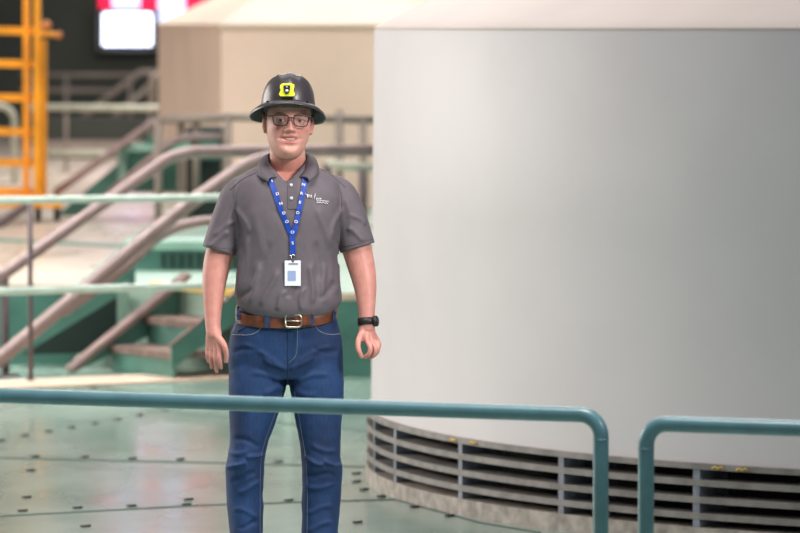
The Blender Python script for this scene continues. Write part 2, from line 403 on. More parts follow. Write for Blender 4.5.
MB().tube(fillet([at(105, 197, 34.05), at(176, 138, 34.15), at(222, 137, 34.25)], .25), .03, 12).build('rail', M['mauve'], o)
for x in (181, 196):
    MB().tube([at(x, 118, 34.25), at(x, 192, 34.25)], .03, 10).build('post', M['grey_rail'], o)
# plant block (dark machine) in front of the cream housing
o = thing('machine_block', 'dark green machine block with pale top below the cream housing', 'machine', tuple(ground(at(205, 200, 34.5), ZP)))
MB().prism([at(186, 216, 34.5), at(221, 216, 34.5), at(221, 128, 34.5), at(186, 128, 34.5)], (0, .6, 0)).build('body', M['green_dark'], o)
MB().prism([at(200, 160, 34.4), at(218, 160, 34.4), at(218, 138, 34.4), at(200, 138, 34.4)], (0, .1, 0)).build('panel', M['green'], o)
# goose-neck and far sloping rails
railing('grey goose-neck railing near the cream housing, highest of the far rails', [[at(152, 112, 46), at(152, 78, 46), at(160, 74, 46), at(178, 74, 46), at(178, 112, 46)], [at(178, 80, 46), at(216, 80, 46)]], [at(212, 80, 46), at(196, 80, 46)], M['grey_rail'], .04, zfoot=ZP, bend=.12)
railing('pair of distant sloping stair rails against the dark end wall', [[at(76, 122, 54), at(140, 72, 54), at(160, 72, 54)], [at(108, 122, 54), at(152, 84, 54)]], [], M['grey_rail'], .036, zfoot=ZP)
railing('faint distant grey railing low on the dark end wall', [[at(20, 75, 57), at(136, 75, 57)], [at(20, 90, 57), at(112, 91, 57)]], [at(66, 75, 57), at(30, 75, 57), at(130, 75, 57)], M['grey_rail'], .026, zfoot=ZP)

o = thing('machine_block', 'low dark equipment block behind the far pale railing', 'machine', tuple(ground(at(98, 150, 50), ZP)))
c_ = at(98, 130, 50); zt_ = at(98, 118, 50).z
MB().box((c_.x, 50.5, (ZP + zt_) / 2), (1.25, 1, zt_ - ZP)).build('body', M['wall'], o)
MB().box((c_.x, 49.97, ZP + .12), (1.25, .06, .16)).build('plinth', M['grey_rail'], o)
# ================================================================== ORANGE LIFT
DL = 34.0
o = thing('work_lift', 'orange ladder-frame work lift on casters at the left edge', 'lift', tuple(ground(at(20, 222, DL), ZP)))
def vpost(x0, x1, y0, y1, D, m=M['orange'], name='mast'):
    MB().prism([at(x0, y1, D), at(x1, y1, D), at(x1, y0, D), at(x0, y0, D)], (0, .09, 0)).build(name, m, o)
vpost(23, 29, -330, 200, DL); vpost(33.5, 40, -330, 200, DL - .1); vpost(40.4, 46, 40, 196, DL - .05); vpost(-26, -20, -330, 200, DL)
for y in (-300, -252, -205, -158, -112, -66, -20, 30, 63, 97, 131, 162, 191):
    MB().bar(at(-23, y, DL + .05), at(33, y + 1, DL + .05), .05, .058).build('rung', M['orange'], o)
MB().bar(at(-40, 203.5, DL), at(62, 203.5, DL), .3, .05).build('base_bar', M['orange'], o)
MB().tube([at(36, 33, DL - .2), at(58, 35, DL - .2)], .02, 10).build('lock_bar', M['orange'], o)
MB().ball(at(46, 26, DL - .2), .045).build('knob', M['orange_dark'], o)
MB().ball(at(59, 35, DL - .2), .03).build('knob', M['orange_dark'], o)
for x in (38, 57, -30):
    p = at(x, 203, DL); mb = MB(); mb.tube([(p.x - .02, p.y, ZP + .07), (p.x + .02, p.y, ZP + .07)], .07, 18)
    w = mb.build('caster', M['rubber'], o)
    MB().bar((p.x, p.y, ZP + .07), p, .03, .05, (0, 1, 0)).build('fork', M['orange_dark'], w)
MB().bar(at(-20, 236, DL - 1.5), at(28, 205, DL - .1), .05, .05).build('slant_bar', M['mauve_dark'], o)  # plain dark bar slanting down beside the lift base

# ================================================================== BRIGHT WINDOW AND BANNERS AT THE END WALL
DW = 59.85
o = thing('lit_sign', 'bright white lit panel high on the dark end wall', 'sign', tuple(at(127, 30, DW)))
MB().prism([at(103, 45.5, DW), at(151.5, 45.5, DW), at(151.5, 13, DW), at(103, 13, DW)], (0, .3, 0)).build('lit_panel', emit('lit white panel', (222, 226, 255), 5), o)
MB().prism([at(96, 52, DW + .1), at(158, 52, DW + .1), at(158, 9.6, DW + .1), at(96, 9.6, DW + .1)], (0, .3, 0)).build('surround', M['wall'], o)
red = emit('glowing red cloth', (232, 20, 70), 1.5); wht = emit('glowing white cloth', (212, 216, 255), 1.5)  # cloth is no lamp; its emission stands in for light on the banners
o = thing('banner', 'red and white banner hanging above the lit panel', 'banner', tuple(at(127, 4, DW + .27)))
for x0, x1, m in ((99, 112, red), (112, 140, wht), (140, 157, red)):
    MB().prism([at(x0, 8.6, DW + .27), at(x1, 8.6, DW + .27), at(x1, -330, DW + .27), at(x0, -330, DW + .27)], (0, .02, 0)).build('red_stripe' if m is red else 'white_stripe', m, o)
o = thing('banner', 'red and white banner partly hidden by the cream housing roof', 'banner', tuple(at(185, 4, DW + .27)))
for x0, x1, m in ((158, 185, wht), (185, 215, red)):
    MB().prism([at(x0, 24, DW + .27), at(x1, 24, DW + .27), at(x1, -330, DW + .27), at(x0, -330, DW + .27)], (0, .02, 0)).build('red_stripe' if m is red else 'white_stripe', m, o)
# ================================================================== PERSON
PD = 14.3
PO = at(287, 300, PD); PO.z = 0
def P(x, y, dy=0.0):
    """person-space point (metres from the feet) seen at pixel x, y with depth offset dy (negative = nearer the camera)"""
    return at(x, y, PD + dy) - PO
man = thing('person', 'man in grey polo shirt, blue jeans and black hard hat standing with arms down', 'person', tuple(PO))
def part(name, me, m, parent=None):
    return link(name, me, m, parent or man)
def remesh(name, mb, vox, m, smooth_it=2, parent=None):
    me0 = mb.mesh(name + ' raw'); o = bpy.data.objects.new('raw', me0); COL.objects.link(o)
    md = o.modifiers.new('r', 'REMESH'); md.mode = 'VOXEL'; md.voxel_size = vox
    if smooth_it:
        s = o.modifiers.new('s', 'SMOOTH'); s.factor = .5; s.iterations = smooth_it
    dg = bpy.context.evaluated_depsgraph_get(); dg.update()
    me = bpy.data.meshes.new_from_object(o.evaluated_get(dg)); me.name = name
    bpy.data.objects.remove(o); bpy.data.meshes.remove(me0); me.materials.clear()
    me.polygons.foreach_set('use_smooth', [True] * len(me.polygons))
    return me
def verts(me):
    a = np.empty(len(me.vertices) * 3, np.float32); me.vertices.foreach_get('co', a); return a.reshape(-1, 3)
def setverts(me, a):
    me.vertices.foreach_set('co', a.astype(np.float32).ravel()); me.update()
def norms(me):
    a = np.empty(len(me.vertices) * 3, np.float32); me.vertex_normals.foreach_get('vector', a); return a.reshape(-1, 3)
def pix(a):
    """pixel coordinates of person-space points (numpy)"""
    w_ = a + np.array(PO); c, s = math.cos(PITCH), math.sin(PITCH)
    X = w_[:, 0]; Y = w_[:, 1]; Z = w_[:, 2] - CAMZ
    dep = Y * c - Z * s; up = Y * s + Z * c
    return 400 + F * X / dep, 266.5 - F * up / dep
def cut(me, keepfn, relax=True):
    bm = bmesh.new(); bm.from_mesh(me)
    d = [f for f in bm.faces if not keepfn(f)]
    bmesh.ops.delete(bm, geom=d, context='FACES'); 
    if relax:
        for _ in range(10):
            new = {}
            for v in bm.verts:
                nb = [e.other_vert(v) for e in v.link_edges if e.is_boundary]
                if len(nb) == 2: new[v] = v.co * .4 + (nb[0].co + nb[1].co) * .3
            for v, c in new.items(): v.co = c
    bmesh.ops.delete(bm, geom=[v for v in bm.verts if not v.link_faces], context='VERTS')
    bm.to_mesh(me); bm.free()
def sring(y, xl, xr, f, b, n=48, ex=2.4, tilt=0.0, dx0=0.0):
    """horizontal super-ellipse ring whose silhouette spans pixels xl..xr at row y; f/b front and back depth; tilt lowers the front"""
    A = P(xl, y, dx0); B = P(xr, y, dx0); c = (A + B) / 2; w_ = (B - A).length / 2; out = []
    for j in range(n):
        t = 2 * PI * j / n; ct, st = math.cos(t), math.sin(t)
        x = w_ * math.copysign(abs(ct) ** (2 / ex), ct); yy = math.copysign(abs(st) ** (2 / ex), st)
        yy = yy * (b if yy > 0 else -f)
        out.append(Vector((c.x + x, yy + dx0, c.z + tilt * yy)))
    return out
def lerp_rows(rows, n=3):
    cols = list(zip(*rows)); return list(zip(*[smooth_vals(c, n) for c in cols]))
def limb(mb, pts, radii, n=20, up=4, ends=True):
    mb.tube(smooth_pts(pts, up), smooth_vals(radii, up), n, round_ends=ends)

# ---------------------------------------------------------------- skin
HC = P(286.9, 157.0, -.045)                  # under the chin, on the head axis
HR = Matrix.Rotation(math.radians(6), 3, 'Z') @ Matrix.Rotation(math.radians(2.5), 3, 'Y') @ Matrix.Rotation(math.radians(-2), 3, 'X')
def H(x, y, z): return HC + HR @ Vector((x, y, z))
HROWS = [(-.006, .012, .050, .0), (-.003, .026, .076, .006), (.003, .036, .088, .016), (.012, .0445, .0945, .030), (.026, .0535, .0955, .05), (.042, .0605, .0925, .068), (.058, .0648, .0915, .08),
         (.078, .0682, .0905, .09), (.098, .0700, .0885, .096), (.116, .0715, .0865, .099), (.134, .0725, .091, .1), (.155, .0730, .092, .101), (.180, .0705, .086, .098), (.203, .061, .071, .083),
         (.220, .045, .050, .060), (.231, .023, .026, .032)]
def head_rings(scale=1.0, n=112, up=7, feat=True):
    rows = lerp_rows(HROWS, up); rings = []
    G = lambda v, s: math.exp(-(v / s) ** 2)
    for z, w_, f, b in rows:
        ring = []
        for j in range(n):
            t = 2 * PI * j / n; ct, st = math.cos(t), math.sin(t)
            ex = 2.35
            x = w_ * math.copysign(abs(ct) ** (2 / ex), ct); y = math.copysign(abs(st) ** (2 / ex), st); y *= b if y > 0 else f
            if feat and y < .01:
                k = min(1, (.01 - y) / .05); ax = abs(x); d = 0
                if z > .076:   # nose
                    tt = min(max((.122 - z) / (.122 - .086), 0), 1.0)
                    drop = G(max(.086 - z, 0), .006); fade = G(max(z - .118, 0), .012)
                    d += (.007 + .020 * tt) * G(x, .0078 + .0048 * tt) * drop * fade
                else: d += .027 * G(x, .0126) * G(.086 - z, .0062)
                d += .0105 * G(ax - .0145, .0058) * G(z - .0835, .0062); d -= .007 * G(ax - .0075, .0035) * G(z - .0775, .0028)                 # nostril wings
                d -= .0085 * G(ax - .031, .0145) * G(z - .116, .0095)                 # eye sockets
                d += .0042 * G(ax - .030, .018) * G(z - .1315, .006)                   # brow
                d += .0026 * G(ax - .031, .013) * G(z - .1225, .0028)                  # upper lid
                d += .0018 * G(ax - .031, .012) * G(z - .1085, .0030)                  # lower lid
                d += .005 * G(ax - .046, .015) * G(z - .094, .014)                    # cheek
                d -= .0048 * G(ax - (.022 + .45 * (.083 - z)), .0045) * G(z - .070, .013)  # smile line
                d += .0055 * G(x, .025) * G(z - .0655, .0052) * (1 - .25 * G(x, .004))     # upper lip
                d += .0058 * G(x, .021) * G(z - .0465, .0058)                           # lower lip
                lipz = .0555 + .0050 * min(1, (ax / .026) ** 2)
                d -= .0115 * G(x, .0255) * G(z - lipz, .0042)                           # mouth opening
                d -= .003 * G(ax - .029, .005) * G(z - .059, .005)
                d -= .0035 * G(x, .02) * G(z - .034, .006)
                d += .0055 * G(x, .018) * G(z - .016, .010)                           # chin
                y -= d * k
            ring.append(H(x * scale, y * scale, z if scale == 1 else .11 + (z - .11) * scale))
        rings.append(ring)
    return rings
bd = MB(); bd.loft(head_rings())
# eyelids
for sx in (-1, 1):
    for up_, r_ in ((1, .0030), (-1, .0022)):
        lid_ = [H(sx * (.031 + .0150 * math.cos(a)), -.0800 + .0065 * math.cos(a) ** 2 * 1.3 - .0015 * math.sin(a), .1155 + up_ * (.0064 if up_ > 0 else .0056) * math.sin(a)) for a in np.linspace(.05, PI - .05, 12)]
        bd.tube(lid_, r_, 8, round_ends=True)
# neck
limb(bd, [P(288, 200, .02), P(288, 176, .012), P(288, 165, .004), P(287.5, 152, -.015), P(287.3, 136, -.01)], [.080, .0640, .0585, .0565, .05], 32)
# ears
for sx in (-1, 1):
    R_ = HR @ Matrix.Rotation(sx * math.radians(24), 3, 'Z') @ Matrix.Rotation(math.radians(8), 3, 'X')
    bd.ball(H(sx * .0755, .010, .104), (.006, .0155, .029), 16, 12, R_)
    bd.ball(H(sx * .0735, .002, .082), (.006, .008, .010), 12, 8, R_)
    lp = [H(sx * (.0765 + .003 * math.sin(a)), .010 - .0155 * math.cos(a), .107 + .027 * math.sin(a)) for a in np.linspace(-.6, PI + .9, 14)]
    bd.tube(lp, .0037, 8, round_ends=True)
# torso core inside the shirt, hidden legs inside the jeans
tr = [(172, 262, 314, -.05, .07), (182, 250, 325, -.08, .09), (200, 242, 334, -.10, .095), (240, 243, 334, -.115, .09), (285, 243, 333, -.12, .088), (315, 242, 330, -.10, .09), (345, 238, 335, -.095, .10), (372, 240, 335, -.07, .08)]
bd.loft([sring(y, a, b, f, k, 40) for y, a, b, f, k in lerp_rows(tr, 3)])
for cx, kx, fx in ((260, 247, 247.5), (314, 321, 320)):
    limb(bd, [P(cx, 362, 0), P((cx + kx) / 2, 410, -.005), P(kx, 465, -.012), P(fx, 540, .012), P(fx, 618, .01)], [.075, .062, .045, .042, .035], 20)
# arms
def arm_l(y): return -.015 - .05 * max(0, (y - 230) / 100)
limb(bd, [P(246, 198, 0), P(235, 215, .0), P(224, 240, -.005), P(217.5, 262, -.012), P(214.3, 283, -.028), P(213.0, 305, -.045), P(212.9, 322, -.058), P(213.6, 333, -.066)],
     [.040, .046, .047, .0445, .0385, .0305, .0255, .0245], 24)
limb(bd, [P(331, 198, 0), P(341.5, 215, .0), P(353.5, 240, -.005), P(360.2, 262, -.012), P(364.6, 283, -.028), P(366.3, 303, -.045), P(366.7, 316, -.055), P(366.9, 327, -.062)],
     [.040, .046, .048, .0455, .0385, .0300, .0255, .0245], 24)
def finger(pts, r0, r1):
    n_ = len(pts); bd.tube(smooth_pts(pts, 4), smooth_vals([r0 + (r1 - r0) * i / (n_ - 1) for i in range(n_)], 4), 12, round_ends=True)
# hand at the left of the photo: back of the hand towards the camera, fingers hanging
hy = -.068
for bx, tx, ty, dz, r, ln in ((208.6, 208.2, 361.5, .021, .0076, 0), (212.2, 211.6, 367.5, .008, .0083, 0), (216.4, 216.6, 371.3, -.006, .0086, 0), (220.6, 220.6, 367.5, -.020, .0084, 0)):
    hgt = ty - 350
    finger([P(213.6 + (bx - 213.6) * .55, 338, hy + dz * .5), P(bx - .6, 349, hy + dz - .004), P(bx - 1.0, 350 + hgt * .42, hy + dz - .008), P(tx - .3, 350 + hgt * .76, hy + dz + .002), P(tx + .3, ty, hy + dz + .016)], r + .001, r - .0016)
bd.loft([[P(213.8 + wx * math.cos(t), y, hy + .012 * 0 + dy0 + dpt * math.sin(t) - sk * math.cos(t)) for t in np.linspace(0, 2 * PI, 20, endpoint=False)]
         for y, wx, dpt, sk, dy0 in ((330, 7.6, .020, .002, .002), (337, 8.2, .016, .010, 0), (344, 8.4, .0145, .017, 0), (350, 8.0, .012, .020, 0))])
finger([P(216, 335, hy - .012), P(221.5, 341, hy - .036), P(225.2, 348, hy - .042), P(226.2, 355, hy - .034), P(226.0, 361, hy - .024)], .0115, .0078)
# hand at the right of the photo: fingers loosely curled to the thumb
hy = -.066; wx0 = 367.0
bd.loft([[P(cx + wx * math.cos(t), y, hy + dpt * math.sin(t) + sk * math.cos(t)) for t in np.linspace(0, 2 * PI, 20, endpoint=False)]
         for y, cx, wx, dpt, sk in ((324, 367, 7.6, .020, .0), (330, 367, 8.2, .018, .006), (336, 368, 8.6, .0155, .012), (341.5, 369.6, 8.2, .013, .018))])
for pts, r in (([(366.5, 334, -.012), (367.2, 341, -.022), (370.3, 347.5, -.034), (369.2, 353.5, -.034), (365.2, 357.2, -.022)], .0086),
               ([(369.5, 334, -.004), (371.5, 341.5, -.008), (375.2, 348, -.020), (374.2, 354, -.018), (369.8, 357.4, -.004)], .0088),
               ([(371.5, 334, .004), (374.8, 341, .006), (378.0, 347, -.003), (376.8, 352.6, .0), (372.6, 356, .012)], .0083),
               ([(373, 333, .010), (376.8, 339, .020), (379.2, 344, .014), (378.0, 349, .016), (374.6, 352.5, .024)], .0074)):
    finger([P(x, y, hy + d) for x, y, d in pts], r + .001, r - .0012)
finger([P(363, 331, hy - .008), P(359.3, 338, hy - .026), P(357.9, 345, hy - .038), P(358.9, 351, hy - .042), P(361.4, 356.3, hy - .036)], .0112, .0080)
me = remesh('body', bd, .0023, None, 2)
va = verts(me); px_, py_ = pix(va)
inv = np.array(HR.inverted()); hl = (va - np.array(HC)) @ inv.T
col = np.tile(np.array([216, 160, 146], np.float32), (len(va), 1))
g_ = lambda v, s: np.exp(-(v / s) ** 2)
def blend(mask, c):
    global col
    col = col * (1 - mask[:, None]) + np.array(c, np.float32) * mask[:, None]
ishead = (hl[:, 2] > -.01).astype(np.float32) * (np.abs(hl[:, 0]) < .12)
front = ishead * (hl[:, 1] < -.03)
ax_ = np.abs(hl[:, 0]); hz = hl[:, 2]
blend(.55 * front * g_(ax_ - .042, .018) * g_(hz - .088, .02), (206, 122, 108))
blend(.5 * front * g_(hl[:, 0], .013) * g_(hz - .086, .012), (204, 122, 108))
blend(.35 * front * g_(hz - .02, .022), (196, 136, 120))
blend(.85 * front * g_(hl[:, 0], .023) * np.maximum(g_(hz - .0650, .0040), g_(hz - .0470, .0048)), (182, 92, 90))
blend(.9 * front * g_(hl[:, 0], .024) * g_(hz - .0560 - .004 * np.minimum(1, (ax_ / .026) ** 2), .0028), (90, 36, 36))
blend(.6 * ishead * (ax_ > .069), (206, 128, 112))
blend((np.abs(px_ - 287) > 60) * .55 * (py_ < 331), (188, 122, 112))
blend((np.abs(px_ - 287) > 60) * .6 * (py_ >= 331), (204, 134, 124))
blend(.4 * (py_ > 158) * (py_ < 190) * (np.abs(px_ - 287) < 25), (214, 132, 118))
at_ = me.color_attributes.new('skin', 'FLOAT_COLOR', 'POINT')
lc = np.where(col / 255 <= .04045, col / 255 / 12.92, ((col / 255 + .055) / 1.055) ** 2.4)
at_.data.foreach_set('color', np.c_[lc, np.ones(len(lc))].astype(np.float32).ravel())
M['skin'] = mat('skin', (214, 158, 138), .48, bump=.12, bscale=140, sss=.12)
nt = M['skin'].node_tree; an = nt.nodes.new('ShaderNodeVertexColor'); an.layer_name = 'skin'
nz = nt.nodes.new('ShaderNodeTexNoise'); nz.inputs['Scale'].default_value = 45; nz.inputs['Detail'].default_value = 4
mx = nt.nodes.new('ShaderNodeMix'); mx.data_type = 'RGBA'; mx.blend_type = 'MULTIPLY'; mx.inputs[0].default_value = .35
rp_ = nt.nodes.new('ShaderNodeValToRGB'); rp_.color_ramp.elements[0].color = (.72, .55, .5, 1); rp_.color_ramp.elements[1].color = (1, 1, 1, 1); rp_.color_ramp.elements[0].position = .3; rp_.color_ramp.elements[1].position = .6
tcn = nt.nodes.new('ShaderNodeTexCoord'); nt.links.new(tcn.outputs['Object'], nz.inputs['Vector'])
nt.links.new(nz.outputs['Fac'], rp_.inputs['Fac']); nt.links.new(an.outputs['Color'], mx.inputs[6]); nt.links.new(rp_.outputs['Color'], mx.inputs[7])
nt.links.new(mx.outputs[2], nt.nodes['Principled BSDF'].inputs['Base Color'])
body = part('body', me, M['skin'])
bvh_body = BVHTree.FromPolygons([tuple(v) for v in va], [tuple(p.vertices) for p in me.polygons])

# eyes, brows, teeth, hair
M['eye'] = mat('eye white', (206, 194, 186), .2); M['iris'] = mat('blue grey iris', (70, 84, 96), .2); M['brow'] = mat('light brown hair', (132, 100, 80), .7, var=.25, scale=200)
M['hair'] = mat('short grey brown hair', (128, 104, 88), .7, var=.3, scale=160, bump=.5, bscale=260)
M['tooth'] = mat('teeth', (206, 188, 178), .4)
def persp(name, mb, m, parent=None): return link(name, mb.mesh(name), m, parent or man)
for sx in (-1, 1):
    c = H(sx * .031, -.0722, .1155)
    e_ = persp('eye', MB().ball(c, (.0125, .0105, .0058), 16, 10, HR), M['eye'])
    persp('iris', MB().ball(c + HR @ Vector((.000, -.0085, .0008)), (.0052, .0030, .0048), 14, 8, HR), M['iris'], e_)
    pts = []
    for t in np.linspace(0, 1, 8):
        x = sx * (.013 + .036 * t); z = .1325 + .005 * math.sin(t * 2.4)
        hit = bvh_body.ray_cast(H(x, -.3, z), HR @ Vector((0, 1, 0)))[0]
        pts.append((hit or H(x, -.09, z)) + Vector((0, -.0008, 0)))
    persp('eyebrow', MB().tube(smooth_pts(pts, 3), [.0016 + .0018 * math.sin(PI * min(1, .15 + i / 24)) for i in range(22)], 8, round_ends=True), M['brow'])
mb = MB(); rows_ = []
for z in (.0530, .0600):
    rows_.append([H(x, -.0885 + 28 * x * x * .5, z + (.0044 * (x / .022) ** 2)) for x in np.linspace(-.0225, .0225, 13)])
tv = [p for r in rows_ for p in r]; tf = [(i, i + 1, i + 14, i + 13) for i in range(12)]
mb.add(tv, tf, True); tm = persp('teeth', mb, M['tooth']); sm_ = tm.modifiers.new('s', 'SOLIDIFY'); sm_.thickness = .004
hr_ = head_rings(1.035, 64, 4, False); mb = MB(); n_ = 64
for i in range(len(hr_) - 1):
    pass
hv_ = [p for r in hr_ for p in r]; hf_ = []
for i in range(len(hr_) - 1):
    for j in range(n_):
        a_ = i * n_ + j; b_ = i * n_ + (j + 1) % n_
        c = (hv_[a_] + hv_[b_ + n_]) / 2; l = HR.inverted() @ (c - HC)
        low = .066 if l.y > .04 else (.112 if l.y > -.012 else (.118 + (-.012 - l.y) * 1.2 if l.y > -.034 else .158))
        if l.z > low and l.z < .2: hf_.append((a_, b_, b_ + n_, a_ + n_))
mb.add(hv_, hf_, True); hme = mb.mesh('hair')
bm = bmesh.new(); bm.from_mesh(hme); bmesh.ops.delete(bm, geom=[v for v in bm.verts if not v.link_faces], context='VERTS'); bm.to_mesh(hme); bm.free()
ho = part('hair', hme, M['hair']); s_ = ho.modifiers.new('s', 'SOLIDIFY'); s_.thickness = .003

# ---------------------------------------------------------------- polo shirt
SH = [(160, 268, 307, -.062, .066, 0), (165, 262, 313, -.074, .082, 0), (169, 252, 322.5, -.086, .092, 0), (174, 243, 332, -.095, .10, 0), (181, 234, 340, -.106, .108, 0), (195, 231, 344, -.122, .113, 0), (215, 234, 342.5, -.136, .113, 0),
      (235, 237, 340, -.14, .11, 0), (256, 237.5, 337.5, -.142, .108, .02), (278, 236.2, 338.8, -.147, .108, .05), (293, 235, 341.3, -.150, .11, .10), (301, 236.5, 341, -.148, .11, .14), (307, 241, 336.5, -.138, .104, .17), (310, 246, 331, -.125, .095, .18)]
sb = MB(); sb.loft([sring(y, a, b, f, k, 64, 2.5, t) for y, a, b, f, k, t in lerp_rows(SH, 4)])
def sleeve(pts, radii):
    sb.tube(smooth_pts([P(*p) for p in pts], 6), smooth_vals(radii, 6), 32)
sleeve([(249, 187, .0), (239, 197, .0), (232, 214, -.002), (225.5, 232, -.004), (219.6, 253, -.008)], [.050, .060, .0605, .0590, .0595])
sleeve([(326, 187, .0), (338, 197, .0), (345.5, 212, -.002), (352, 229, -.004), (358.4, 249.5, -.008)], [.050, .060, .0605, .0580, .0575])
FA, FW = 1.2, .8
me = remesh('polo_shirt', sb, .0038, None, 5)
va = verts(me).astype(np.float64); nr = norms(me); px_, py_ = pix(va)
d = np.zeros(len(va))
def fold(x0, y0, x1, y1, amp, wd, fr=True, fade=.22):
    """soft cloth ridge along a line in front view"""
    global d
    L = math.hypot(x1 - x0, y1 - y0); ux, uy = (x1 - x0) / L, (y1 - y0) / L
    t = ((px_ - x0) * ux + (py_ - y0) * uy) / L; s = -(px_ - x0) * uy + (py_ - y0) * ux
    s = s + 1.6 * np.sin(t * 5 + x0)
    e = np.clip(np.minimum(t + .02, 1.02 - t) / fade, 0, 1); e = e * e * (3 - 2 * e)
    m_ = FA * amp * np.exp(-(s / (wd * FW)) ** 2) * e
    d += m_ * (nr[:, 1] < .15 if fr else 1)
for a_ in [(243, 246, 236, 300, .006, 3.5), (250, 232, 240, 296, .005, 3.2), (262, 262, 247, 306, .007, 4), (277, 268, 262, 308, .006, 3.5), (286, 290, 275, 310, .006, 3), (255, 205, 262, 260, .003, 6),
           (333, 240, 339, 296, .006, 3.4), (326, 228, 333, 292, .004, 3.5), (322, 262, 326, 306, .005, 3.5), (312, 262, 311, 306, .006, 3.6), (304, 286, 300, 312, .005, 3), (318, 205, 331, 250, .004, 4.5),
           (237, 205, 250, 235, .005, 3), (341, 205, 330, 240, .005, 3.2), (234, 196, 226, 240, .0035, 3.5), (230, 232, 208, 246, .005, 3), (236, 222, 212, 234, .004, 3), (345, 196, 352, 236, .0035, 3.5), (346, 228, 366, 240, .005, 3), (350, 212, 366, 226, .004, 3),
           (252, 286, 240, 300, -.005, 3), (295, 274, 290, 300, -.004, 4), (333, 280, 322, 302, -.004, 4), (270, 240, 252, 284, -.004, 4.5), (318, 240, 318, 282, -.004, 4.5),
           (275, 206, 291, 240, -.002, 5), (300, 210, 294, 240, -.002, 5)]: fold(*a_)
for i in range(len(va)):
    q = Vector(va[i]); d[i] += .0006 * noise.noise(q * 16) + .0030 * noise.noise(Vector((q.x * 7 + 3, q.y * 7, q.z * 4)))
va += nr * d[:, None]; setverts(me, va)
def neckfn(c):
    """inside the open neck of the shirt"""
    x, y, z = c.x - P(287.5, 165).x, c.y - .004, c.z
    zf = P(287, 168).z
    v = (x / .0585) ** 2 + (y / .062) ** 2 < 1 and z > P(287, 172).z
    zz = P(287, 181.5, -.1).z
    vee = y < 0 and z > zz and abs(x) < .006 + .9 * (z - zz)
    return v or vee
sl_l = (P(225, 232, -.004), (P(219.6, 253, -.008) - P(225.5, 232, -.004)).normalized(), P(219.6, 253, -.008))
sl_r = (P(352, 229, -.004), (P(358.4, 249.5, -.008) - P(352, 229, -.004)).normalized(), P(358.4, 249.5, -.008))
def keep(f):
    c = f.calc_center_median()
    if neckfn(c): return False
    for _, t, e in (sl_l, sl_r):
        if (c - e).dot(t) > -.0065 and (c - e).length < .085 and abs(c.x) > .12: return False
    return True
cut(me, keep)
M['shirt'] = mat('dark grey knit', (95, 86, 93), .66, var=.04, scale=30, bump=.08, bscale=500)
M['shirt_dark'] = mat('grey rib knit', (88, 80, 87), .65, bump=.2, bscale=400)
M['white'] = mat('white thread', (236, 230, 234), .5)
shirt = part('polo_shirt', me, M['shirt'])
s_ = shirt.modifiers.new('s', 'SOLIDIFY'); s_.thickness = .003; s_.offset = -1
va = verts(me)
bvh_shirt = BVHTree.FromPolygons([tuple(v) for v in va], [tuple(p.vertices) for p in me.polygons])
CL = Vector((0, 0, CAMZ)) - PO
def proj(bvh, x, y, off=.002, default=-.13):
    t = P(x, y, 0); dr_ = (t - CL).normalized()
    h = bvh.ray_cast(CL, dr_)
    if h[0] is None: return P(x, y, default), Vector((0, -1, 0))
    n_ = h[1] if h[1].dot(dr_) < 0 else -h[1]
    return h[0] + n_ * off, n_
def ribbon(bvh, pts, width, off=.002, thick=.0012, dense=2.0, name='r'):
    """flat band in front of a cloth surface along a pixel polyline; width in metres"""
    Q = []
    for (x0, y0), (x1, y1) in zip(pts, pts[1:]):
        n_ = max(1, int(math.hypot(x1 - x0, y1 - y0) / dense))
        Q += [(x0 + (x1 - x0) * k / n_, y0 + (y1 - y0) * k / n_) for k in range(n_)]
    Q.append(pts[-1]); vs = []
    C = [proj(bvh, x, y, off) for x, y in Q]
    pos = [c[0] for c in C]
    nn = []
    for i in range(len(C)):
        a = Vector((0, 0, 0))
        for k in range(max(0, i - 3), min(len(C), i + 4)): a += C[k][1]
        nn.append(a.normalized())
    rings = []
    for i in range(len(pos)):
        t = (pos[min(i + 1, len(pos) - 1)] - pos[max(i - 1, 0)]).normalized(); sd = t.cross(nn[i]).normalized()
        rings.append([pos[i] - sd * width / 2, pos[i] + sd * width / 2, pos[i] + sd * width / 2 + nn[i] * thick, pos[i] - sd * width / 2 + nn[i] * thick])
    return MB().loft(rings, smooth=False), pos, nn
def thread(bvh, pts, r, off=.0006, smooth=4):
    pts = [(p.x, p.y) for p in smooth_pts([(x, y, 0) for x, y in pts], smooth)]
    return MB().tube([proj(bvh, x, y, off)[0] for x, y in pts], r, 6)
# collar: two folded flaps and a band round the neck
def collar_side(s, ed):
    """ed: outer edge of the flap as pixels from behind the neck round to the tip; neck line on top"""
    top, low = ed
    rings = []
    A = smooth_pts([P(*p) for p in top], 5); B = smooth_pts([P(*p) for p in low], 5)
    k = len(A)
    vs = []
    for i in range(k):
        for t in np.linspace(0, 1, 7):
            p = A[i].lerp(B[i], t); bulge = .010 * math.sin(PI * min(1, t * 1.05))
            vs.append(p + Vector((s * bulge * .8, -bulge * .6, bulge * .6)))
    fs = [(i * 7 + j, i * 7 + j + 1, (i + 1) * 7 + j + 1, (i + 1) * 7 + j) for i in range(k - 1) for j in range(6)]
    mb = MB().add(vs, fs, True); o_ = persp('collar', mb, M['shirt_dark'], shirt)
    s2 = o_.modifiers.new('s', 'SOLIDIFY'); s2.thickness = .004; return o_
collar_side(-1, ([(288, 152, .072), (277, 152, .068), (268.5, 153.5, .03), (268.2, 159, -.02), (271.5, 168, -.066), (277, 177, -.098)],
                 [(288, 160, .095), (268, 160, .088), (257.5, 168, .03), (256.0, 173.5, -.06), (259.5, 177, -.098), (267.5, 181.5, -.121)]))
